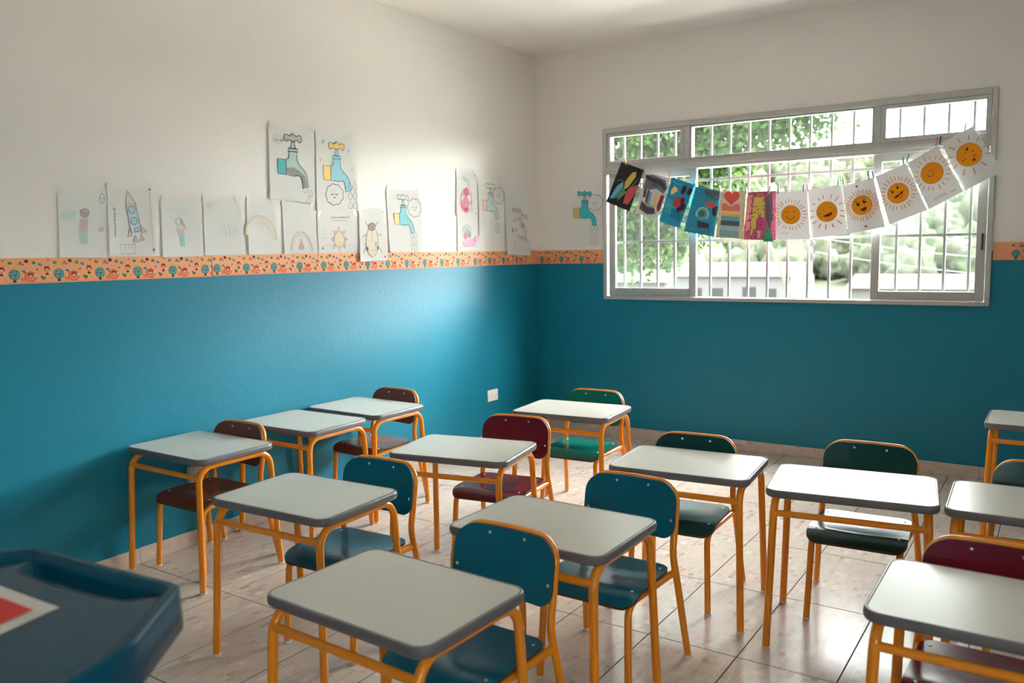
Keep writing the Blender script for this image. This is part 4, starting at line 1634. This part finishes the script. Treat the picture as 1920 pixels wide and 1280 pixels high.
        d.stroke(MID, [(0.20, asp - 0.11), (0.92, asp - 0.14)], 0.005, 3)
    elif k == 14:
        tap(d, 0.16, 0.06, 0.60, (224, 226, 196), (220, 222, 176), (196, 218, 222), (244, 202, 178), None, 0.010)
        cloud(d, 0.78, 0.32, 0.17)
        drops(d, 0.68, 0.92, 0.11, 2, 2)
    elif k == 15:
        words = [('B', 0.33, 0.66, (70, 150, 190)), ('O', 0.42, 0.67, (206, 110, 90)), ('L', 0.52, 0.68, (196, 70, 90)), ('A', 0.60, 0.66, (110, 70, 130)),
                 ('P', 0.70, 0.77, (130, 60, 120)), ('O', 0.79, 0.79, (80, 100, 160)), ('L', 0.88, 0.81, (70, 90, 150)), ('I', 0.96, 0.80, (120, 80, 150)),
                 ('A', 0.34, 0.90, (196, 70, 80)), ('I', 0.45, 0.86, (216, 150, 90)), ('V', 0.50, 0.88, (200, 90, 70)), ('E', 0.60, 0.87, (200, 130, 60)),
                 ('O', 0.61, 1.00, (70, 150, 160)), ('V', 0.70, 1.02, (160, 70, 90)), ('O', 0.79, 1.02, (226, 190, 160)),
                 ('B', 0.27, 1.14, (190, 60, 70)), ('O', 0.37, 1.14, (226, 180, 60)), ('I', 0.46, 1.13, (120, 150, 70)),
                 ('S', 0.52, 1.27, (80, 60, 110)), ('O', 0.62, 1.30, (206, 80, 60)), ('P', 0.70, 1.31, (200, 100, 60)), ('A', 0.79, 1.33, (160, 60, 90)), ('I', 0.37, 1.42, (226, 120, 80))]
        for ch, x, y, c_ in words:
            write(d, ch, x - 0.02, y, 0.135, c_, 0.06)
    d.done(o)
    tapes(o, pl, asp, [(0.06, 0.01, 0.5), (0.94, 0.01, -0.4)] if k % 2 else [(0.03, 0.02, 0.3), (0.90, 0.0, -0.2)])

# one more tap drawing beside the window, on the far wall
o, pl, asp = sheet('wall_drawing', [(x, -0.0035, z) for x, z in ((0.285, 1.949), (0.600, 1.938), (0.600, 1.488), (0.296, 1.491))], (0, -1, 0), PAPER, wall_curl(16, 0.010))
tag(o, 'sheet with a strong teal tap and cloud on the far wall beside the window', 'drawing')
d = Draw(pl)
tap(d, 0.17, 0.10, 0.66, (62, 176, 190), (206, 170, 160), (62, 178, 196), (214, 186, 110), None, 0.010)
cloud(d, 0.79, 0.40, 0.18)
drops(d, 0.70, 0.92, 0.16, 3, 2)
d.done(o)
tapes(o, pl, asp, [(0.05, 0.01, 0.4), (0.95, 0.01, -0.4)])

# ------------------------------------------------------------------ paintings and paper suns pegged to a string across the window
HY = -0.060
HP = [
    ('P1', [(0.79, 2.102), (0.972, 2.033), (0.857, 1.734), (0.665, 1.813)], 'black painting with yellow, blue and red shapes, first on the string'),
    ('P2', [(0.984, 2.017), (1.178, 1.958), (1.079, 1.659), (0.907, 1.721)], 'painting scribbled in grey with blue, yellow and dark red strips on the string'),
    ('P3', [(1.195, 1.964), (1.367, 1.901), (1.254, 1.597), (1.100, 1.652)], 'sky blue painting with dark purple and red ovals on the string'),
    ('P4', [(1.373, 1.889), (1.561, 1.845), (1.512, 1.528), (1.286, 1.574)], 'blue painting dotted with olive and a red mouth shape on the string'),
    ('P5', [(1.561, 1.845), (1.737, 1.832), (1.728, 1.508), (1.526, 1.524)], 'cream painting with a red heart above coloured bands on the string'),
    ('P6', [(1.752, 1.827), (1.942, 1.825), (1.948, 1.497), (1.721, 1.505)], 'pink painting with dark leopard spots on the string'),
    ('S1', [(1.945, 1.819), (2.145, 1.82), (2.175, 1.498), (1.95, 1.499)], 'orange paper sun with closed smiling eyes, first sun on the string'),
    ('S2', [(2.151, 1.824), (2.367, 1.842), (2.408, 1.524), (2.179, 1.505)], 'orange paper sun with few rays and a wide laughing mouth'),
    ('S3', [(2.37, 1.832), (2.554, 1.874), (2.631, 1.564), (2.416, 1.524)], 'orange paper sun with big eyes, dense rays and small red hearts'),
    ('S4', [(2.567, 1.88), (2.739, 1.95), (2.869, 1.659), (2.658, 1.578)], 'orange paper sun with a dark red moustache'),
    ('S5', [(2.75, 1.953), (2.914, 2.042), (3.062, 1.76), (2.879, 1.663)], 'orange paper sun with tiny smile and red writing below'),
    ('S6', [(2.933, 2.06), (3.096, 2.142), (3.26, 1.866), (3.062, 1.761)], 'orange paper sun with scattered face pieces, last and highest on the string'),
]
BGS = {'P1': (38, 36, 44), 'P2': (206, 204, 206), 'P3': (34, 146, 184), 'P4': (34, 138, 178), 'P5': (226, 212, 176), 'P6': (196, 92, 122)}
ORG, RAY, FD = (240, 152, 22), (226, 156, 112), (74, 30, 26)
for idx, (k, c4, lab) in enumerate(HP):
    yy = HY + (0.006 if idx % 2 else 0.0)
    mt = PAPERH if k[0] == 'S' else mat('painted_paper_' + k, rgb(*BGS[k]), 0.7, spec=0.3, var=0.22, scale=28)
    rr = random.Random(idx)
    am = rr.uniform(0.004, 0.010)

    def cu(u, v, am=am, ph=rr.uniform(0, 6)):
        return am * v + 0.004 * math.sin(ph) * u
    o, pl, asp = sheet('hanging_painting' if k[0] == 'P' else 'paper_sun', [(x, yy, z) for x, z in c4], (0, -1, 0), mt, cu)
    tag(o, lab, 'painting', 'paintings pegged on the string' if k[0] == 'P' else 'paper suns pegged on the string')
    d = Draw(pl, step=0.0005, base=0.001)
    A = asp
    if k == 'P1':
        d.fill((206, 176, 92), [(0.44, 0.62), (0.60, 0.22), (0.74, 0.16), (0.78, 0.34), (0.64, 0.78), (0.50, 0.92)], 1)
        d.fill((54, 40, 40), [(0.22, 0.20), (0.46, 0.12), (0.58, 0.18), (0.36, 0.52), (0.20, 0.48)], 1)
        d.fill((96, 176, 206), [(0.20, 0.86), (0.36, 0.66), (0.44, 0.80), (0.22, 1.36), (0.08, 1.40)], 1)
        d.fill((92, 142, 116), [(0.44, 0.84), (0.62, 0.98), (0.44, 1.26), (0.24, 1.34)], 1)
        d.fill((204, 84, 88), [(0.72, 0.78), (0.96, 0.58), (1.0, 0.72), (0.96, 1.0), (0.86, 1.36), (0.66, 1.40), (0.62, 1.06)], 1)
        d.stroke((190, 186, 186), [(0.92, 0.36), (0.80, 0.62), (0.60, 1.02), (0.40, 1.38)], 0.014, 2)
        d.stroke((160, 150, 150), [(0.10, 0.70), (0.30, 0.60), (0.42, 0.80)], 0.014, 2)
    elif k == 'P2':
        d.fill((112, 106, 114), [(0.10, 0.10), (0.30, 0.04), (0.86, 0.12), (1.0, 0.40), (0.92, 0.62), (0.60, 0.50), (0.30, 0.62), (0.06, 0.60)], 1)
        d.fill((66, 62, 70), [(0.05, 0.06), (0.30, 0.16), (0.70, 0.14), (0.96, 0.34), (0.94, 0.50), (0.70, 0.34), (0.34, 0.30), (0.06, 0.22)], 2)
        d.fill((70, 100, 128), d.ell(0.50, 0.38, 0.16, 0.07), 2)
        d.fill((92, 76, 104), [(0.10, 0.62), (0.22, 0.58), (0.26, 0.92), (0.14, 0.96)], 1)
        d.fill((92, 176, 208), [(0.36, 0.70), (0.46, 0.66), (0.50, 1.14), (0.40, 1.20)], 2)
        d.fill((214, 188, 112), [(0.60, 0.68), (0.74, 0.62), (0.78, 0.86), (0.74, 1.18), (0.64, 1.10)], 2)
        d.fill((116, 78, 72), [(0.26, 0.64), (0.36, 0.62), (0.38, 1.16), (0.28, 1.10)], 1)
        d.fill((138, 46, 60), [(0.84, 0.68), (0.98, 0.66), (0.98, 1.20), (0.88, 1.34), (0.80, 1.10)], 2)
        d.fill((104, 96, 98), [(0.12, 1.08), (0.40, 1.24), (0.74, 1.22), (0.84, 1.40), (0.50, 1.52), (0.10, 1.42)], 1)
        for i in range(14):
            y = 1.12 + 0.025 * i
            d.stroke((60, 56, 60), [(0.14 + 0.01 * i, y), (0.40, y + 0.06), (0.72, y + 0.02)], 0.008, 3)
    elif k == 'P3':
        d.fill((224, 186, 120), [(0.12, 0.50), (0.22, 0.30), (0.36, 0.36), (0.40, 0.46), (0.26, 0.62), (0.16, 0.68)], 1)
        for x, y, a, b2, c_ in ((0.64, 0.34, 0.10, 0.20, (70, 36, 60)), (0.90, 0.34, 0.10, 0.16, (74, 34, 56)), (0.54, 0.88, 0.17, 0.24, (186, 62, 76)), (0.74, 0.78, 0.10, 0.14, (106, 38, 62)), (0.82, 1.02, 0.12, 0.17, (82, 32, 58)), (0.70, 1.16, 0.10, 0.12, (96, 34, 60))):
            d.fill(c_, d.ell(x, y, a, b2, 14, 0.15), 2)
        d.fill((64, 172, 204), [(0.06, 0.82), (0.36, 0.96), (0.36, 1.34), (0.02, 1.20)], 1)
        d.fill((30, 116, 158), [(0.40, 1.24), (0.90, 1.30), (0.94, 1.60), (0.44, 1.56)], 1)
        for y in (0.14, 1.1, 1.36):
            d.stroke((120, 196, 216), [(0.08, y), (0.30, y + 0.05), (0.52, y + 0.02)], 0.02, 2)
    elif k == 'P4':
        rr2 = random.Random(5)
        d.fill((72, 98, 120), [(0.34, 0.02), (0.98, 0.02), (0.98, 0.34), (0.62, 0.30), (0.40, 0.20)], 1)
        d.fill((58, 56, 70), [(0.76, 0.56), (0.98, 0.50), (0.98, 0.86), (0.82, 0.82)], 1)
        d.fill((206, 84, 84), [(0.46, 0.46), (0.70, 0.40), (0.94, 0.48), (0.80, 0.60), (0.58, 0.58)], 2)
        d.fill((92, 160, 158), d.ell(0.48, 0.86, 0.20, 0.20), 1)
        d.stroke((206, 222, 214), d.ell(0.48, 0.86, 0.21, 0.22, 16, 0, 150, 400), 0.03, 3)
        d.fill((46, 110, 92), d.ell(0.46, 0.84, 0.11, 0.11), 2)
        d.fill((68, 60, 78), [(0.36, 1.10), (0.76, 1.12), (0.80, 1.28), (0.42, 1.32)], 2)
        for i in range(70):
            x, y = rr2.uniform(0.02, 0.98), rr2.uniform(0.05, A - 0.05)
            if 0.26 < x < 0.84 and 0.38 < y < 1.30:
                continue
            d.fill((134, 138, 62), d.ell(x, y, 0.020, 0.026, 6), 3)
    elif k == 'P5':
        rr2 = random.Random(6)
        H_ = []
        for i in range(28):
            t = 2 * PI * i / 28
            H_.append((0.46 + 0.020 * 16 * math.sin(t) ** 3, 0.22 - 0.019 * (13 * math.cos(t) - 5 * math.cos(2 * t) - 2 * math.cos(3 * t) - math.cos(4 * t))))
        d.fill((224, 92, 84), H_, 2)
        d.fill((228, 120, 122), [(0.10, 0.48), (0.22, 0.42), (0.46, 0.56), (0.70, 0.44), (0.82, 0.52), (0.82, 0.74), (0.12, 0.70)], 1)
        for y0, y1, c_ in ((0.70, 0.82, (240, 200, 116)), (0.82, 0.90, (238, 168, 106)), (0.90, 1.06, (98, 176, 196)), (1.06, 1.24, (92, 94, 106)), (1.24, 1.42, (168, 196, 192)), (1.42, 1.66, (124, 168, 172))):
            d.fill(c_, [(0.13, y0), (0.82, y0 + 0.02), (0.83, y1 + 0.02), (0.13, y1)], 1)
        for i in range(30):
            for x in (0.05, 0.90):
                xx, y = x + rr2.uniform(-0.03, 0.05), 0.06 + i * 0.055
                if y < A - 0.05:
                    d.stroke((86, 104, 78), [(xx, y), (xx + 0.02, y + 0.03)], 0.014, 3)
    elif k == 'P6':
        rr2 = random.Random(8)
        d.stroke((92, 40, 62), [(0.02, 0.02), (0.98, 0.02), (0.98, A - 0.02), (0.02, A - 0.02)], 0.03, 3, True)
        d.fill((214, 186, 96), [(0.24, 0.18), (0.56, 0.14), (0.62, 0.40), (0.62, 0.84), (0.42, 0.78), (0.36, 1.20), (0.22, 1.46), (0.20, 0.70)], 1)
        d.fill((104, 92, 108), [(0.62, 0.16), (0.86, 0.12), (0.88, 0.50), (0.90, 0.90), (0.80, 1.20), (0.68, 0.90), (0.66, 0.50)], 2)
        d.fill((62, 148, 116), [(0.70, 1.12), (0.84, 1.24), (0.92, 1.62), (0.62, 1.62)], 2)
        d.fill((226, 148, 160), [(0.04, 0.08), (0.16, 0.06), (0.18, 1.20), (0.06, 1.30)], 1)
        d.fill((186, 78, 124), [(0.36, 0.96), (0.50, 0.80), (0.60, 0.98), (0.56, 1.26), (0.38, 1.22)], 2)
        d.fill((214, 160, 188), [(0.42, 1.26), (0.54, 1.26), (0.52, 1.52), (0.44, 1.50)], 2)
        for i in range(90):
            x, y = rr2.uniform(0.04, 0.96), rr2.uniform(0.05, A - 0.05)
            if 0.62 < x < 0.90 and 0.1 < y < 1.6:
                continue
            d.fill((112, 36, 66) if not (0.22 < x < 0.6 and y < 0.8) else (92, 58, 34), d.ell(x, y, 0.028, 0.022, 6, rr2.uniform(0, 3)), 3)
    else:
        n, cx, cy, R, rin, rout, rot = {'S1': (26, 0.46, 0.74, 0.30, 0.36, 0.50, 0.0), 'S2': (15, 0.50, 0.72, 0.30, 0.38, 0.52, 0.1), 'S3': (34, 0.50, 0.74, 0.31, 0.34, 0.49, -0.2), 'S4': (26, 0.47, 0.74, 0.31, 0.37, 0.52, -0.35), 'S5': (20, 0.50, 0.66, 0.33, 0.40, 0.54, -0.45), 'S6': (11, 0.52, 0.70, 0.34, 0.41, 0.58, -0.45)}[k]
        rr2 = random.Random(k)
        for i in range(n):
            t = 2 * PI * (i + rr2.uniform(-0.15, 0.15)) / n
            a_, b_ = rin + rr2.uniform(-0.01, 0.02), rout + rr2.uniform(-0.03, 0.03)
            d.stroke(RAY, [(cx + a_ * math.cos(t), cy + a_ * math.sin(t)), (cx + b_ * math.cos(t), cy + b_ * math.sin(t))], 0.030 if k != 'S6' else 0.036, 1)
        d.fill((206, 120, 20), d.ell(cx, cy, R, R, 28), 2)
        d.fill(ORG, d.ell(cx, cy, R * 0.97, R * 0.97, 28), 3)

        def F(x, y):
            return (cx + R * (x * math.cos(rot) - y * math.sin(rot)), cy + R * (x * math.sin(rot) + y * math.cos(rot)))
        L4 = 4
        if k == 'S1':
            for s in (-1, 1):
                d.stroke(FD, [F(s * 0.42 - 0.16, -0.28), F(s * 0.42, -0.34), F(s * 0.42 + 0.16, -0.28)], 0.016, L4)
            d.stroke(FD, [F(-0.45, 0.20), F(-0.25, 0.42), F(0.05, 0.50), F(0.32, 0.36), F(0.45, 0.12)], 0.018, L4)
            for i, x in enumerate((0.16, 0.22, 0.28, 0.34)):
                d.stroke(DK, [(x, A - 0.18), (x + 0.025, A - 0.22 + 0.02 * (i % 2)), (x + 0.045, A - 0.18)], 0.010, 1)
        elif k == 'S2':
            d.fill(FD, [F(-0.35, 0.42), F(0.10, 0.22), F(0.50, 0.02), F(0.46, 0.30), F(0.20, 0.48), F(-0.15, 0.50)], L4)
            for x, y in ((-0.30, -0.22), (0.32, -0.42), (0.66, -0.12), (-0.66, 0.18)):
                d.fill(FD, d.ell(*F(x, y), 0.018, 0.012, 7), L4)
            d.fill((190, 50, 40), [F(0.20, 0.34), F(0.42, 0.22), F(0.36, 0.44)], L4 + 1)
        elif k == 'S3':
            for s in (-1, 1):
                d.fill((34, 26, 26), d.ell(*F(s * 0.32 + 0.02, -0.25), 0.05, 0.06, 12), L4)
                d.fill((244, 240, 236), d.ell(*F(s * 0.32 + 0.06, -0.32), 0.014, 0.018, 8), L4 + 1)
                d.stroke(FD, [F(s * 0.45 - 0.15, -0.58), F(s * 0.45, -0.64), F(s * 0.45 + 0.15, -0.58)], 0.012, L4)
            d.fill(FD, [F(-0.30, 0.34), F(0.32, 0.30), F(0.26, 0.56), F(0.02, 0.68), F(-0.18, 0.56)], L4)
            d.fill((206, 70, 60), d.ell(*F(0.03, 0.56), 0.03, 0.018, 8), L4 + 1)
            for x, y in ((0.44, 0.12), (0.50, A - 0.14)):
                dh = Draw(pl, step=0.0005, base=0.001)
                dh.fill((150, 26, 46), [(x, y + 0.06), (x - 0.04, y), (x - 0.02, y - 0.025), (x, y - 0.005), (x + 0.02, y - 0.025), (x + 0.04, y)], 1)
                dh.done(o, 'paper_heart')
        elif k == 'S4':
            for s in (-1, 1):
                d.fill((40, 24, 24), d.ell(*F(s * 0.30, -0.42), 0.030, 0.040, 10), L4)
                d.stroke(FD, [F(s * 0.38 - 0.12, -0.66), F(s * 0.38 + 0.12, -0.62)], 0.012, L4)
            d.fill((104, 26, 26), [F(-0.62, 0.16), F(-0.30, 0.06), F(-0.02, 0.16), F(0.30, 0.10), F(0.52, 0.22), F(0.24, 0.30), F(0.0, 0.24), F(-0.28, 0.30)], L4)
            d.stroke(FD, [F(-0.22, 0.42), F(0.02, 0.52), F(0.22, 0.40)], 0.014, L4)
        elif k == 'S5':
            d.stroke(FD, [F(-0.34, 0.06), F(-0.14, 0.24), F(0.10, 0.10)], 0.014, L4)
            for x, y in ((-0.40, -0.06), (0.14, -0.02)):
                d.fill(FD, d.ell(*F(x, y), 0.018, 0.018, 7), L4)
            for x, y in ((-0.32, -0.20), (0.10, -0.22)):
                d.stroke(FD, d.ell(*F(x, y), 0.03, 0.025, 6, 0, 180, 360), 0.010, L4)
            for i in range(4):
                x = 0.22 + 0.10 * i
                d.stroke((150, 40, 60), [(x, A - 0.16), (x + 0.04, A - 0.24), (x + 0.06, A - 0.17), (x + 0.08, A - 0.23)], 0.014, 1)
            for i in range(3):
                x = 0.72 + 0.05 * i
                d.stroke((150, 40, 60), [(x, A - 0.14), (x + 0.02, A - 0.18), (x + 0.04, A - 0.14)], 0.010, 1)
        else:
            for x, y, a_, b_ in ((0.28, -0.42, 0.05, 0.035), (-0.12, 0.60, 0.045, 0.035), (0.40, 0.06, 0.03, 0.02), (-0.66, -0.02, 0.025, 0.02), (-0.40, 0.02, 0.02, 0.016)):
                d.fill((110, 26, 24), d.ell(*F(x, y), a_, b_, 9, rot), L4)
            d.stroke((110, 26, 24), [F(0.10, 0.30), F(0.22, 0.46), F(0.34, 0.36)], 0.018, L4)
            d.stroke((110, 26, 24), [F(-0.10, -0.30), F(0.0, -0.40), F(0.06, -0.30)], 0.014, L4)
    d.done(o, 'artwork')

# the string: through the tops of the pegs, tied to both window jambs
CL = [(0.647, 2.186, None), (0.825, 2.099, (226, 150, 116)), (0.993, 2.016, (226, 226, 226)), (1.177, 1.966, (226, 150, 116)), (1.373, 1.904, (50, 120, 120)), (1.557, 1.855, (226, 150, 130)), (1.739, 1.835, (40, 96, 76)), (1.90, 1.834, (40, 150, 96)), (1.959, 1.829, (56, 56, 66)), (2.126, 1.833, (70, 84, 150)), (2.153, 1.834, (206, 90, 106)), (2.344, 1.854, (40, 160, 120)), (2.377, 1.857, (66, 70, 80)), (2.526, 1.884, (62, 66, 76)), (2.554, 1.891, (96, 90, 176)), (2.726, 1.964, (34, 160, 136)), (2.75, 1.974, (34, 160, 130)), (2.907, 2.062, (226, 110, 130)), (2.926, 2.070, (84, 84, 146)), (3.058, 2.136, (150, 150, 196)), (3.176, 2.188, None)]
q = MB()
pts = [Vector((0.625, -0.016, 2.196))] + [Vector((x, HY - 0.004, z + 0.004)) for x, z, c in CL] + [Vector((3.200, -0.016, 2.200))]
q.tube(pts, 0.0011, mat('white_string', (0.7, 0.7, 0.68, 1), 0.8), 6)
tag(q.build('string'), 'thin white string sagging across the window, holding the pegged papers', 'string')


def peg(x, z, col, ang, lab):
    e = empty('clothes_peg', (x, HY - 0.004, z))
    e.rotation_euler = (0, ang, 0)
    tag(e, lab, 'clothes peg', 'pegs on the string')
    m = mat('peg_%02x%02x%02x' % col, rgb(*col), 0.4)
    for s in (-1, 1):
        q = MB()
        # a jaw: tapered bar, pinched at the tip, spread at the handle end
        P = [((0.0022 * s, 0.0), -0.022, 0.0020), ((0.0034 * s, 0.0), -0.010, 0.0030), ((0.0036 * s, 0.0), 0.004, 0.0034), ((0.0062 * s, 0.0), 0.022, 0.0030), ((0.0068 * s, 0.0), 0.028, 0.0022)]
        q.tube([(0.0, p[0][0] - 0.0, p[1]) for p in P], [p[2] * 1.35 for p in P], m, 8)
        q.build('jaw', e)
    q = MB()
    q.tube([(-0.0055, 0, 0.003), (0.0055, 0, 0.003)], 0.0032, STEEL, 8)
    q.build('spring', e)


PEGN = {1: 'peach peg holding the black painting', 2: 'white peg holding the grey scribbled painting', 3: 'peach peg between the grey and the sky blue paintings', 4: 'teal peg between the two blue paintings', 5: 'pinkish peg between the blue dotted and the heart painting', 6: 'dark green peg between heart and leopard paintings', 7: 'green peg on the leopard painting', 8: 'black peg beside the leopard painting, left of the first sun', 9: 'blue peg on the right corner of the first sun', 10: 'red peg on the left corner of the laughing sun', 11: 'green peg on the right corner of the laughing sun', 12: 'black peg on the left corner of the big-eyed sun', 13: 'dark grey peg on the right corner of the big-eyed sun', 14: 'purple peg on the left corner of the moustache sun', 15: 'teal peg on the right corner of the moustache sun', 16: 'teal green peg on the left corner of the tiny-smile sun', 17: 'pink peg on the right corner of the tiny-smile sun', 18: 'dark purple peg on the left corner of the last sun', 19: 'lilac peg at the top of the last sun'}
rnd = random.Random(4)
for i, (x, z, c) in enumerate(CL):
    if c:
        peg(x, z, c, rnd.uniform(-0.25, 0.25), PEGN[i])
for x, z, lab in ((0.625, 2.196, 'small steel hook on the left window jamb holding the string'), (3.200, 2.200, 'small steel hook on the right window jamb holding the string')):
    q = MB()
    q.tube([(x, -0.012, z), (x, -0.024, z), (x, -0.030, z + 0.004), (x, -0.030, z + 0.012)], 0.0022, STEEL, 8)
    tag(q.build('hook'), lab, 'hook', 'string hooks')
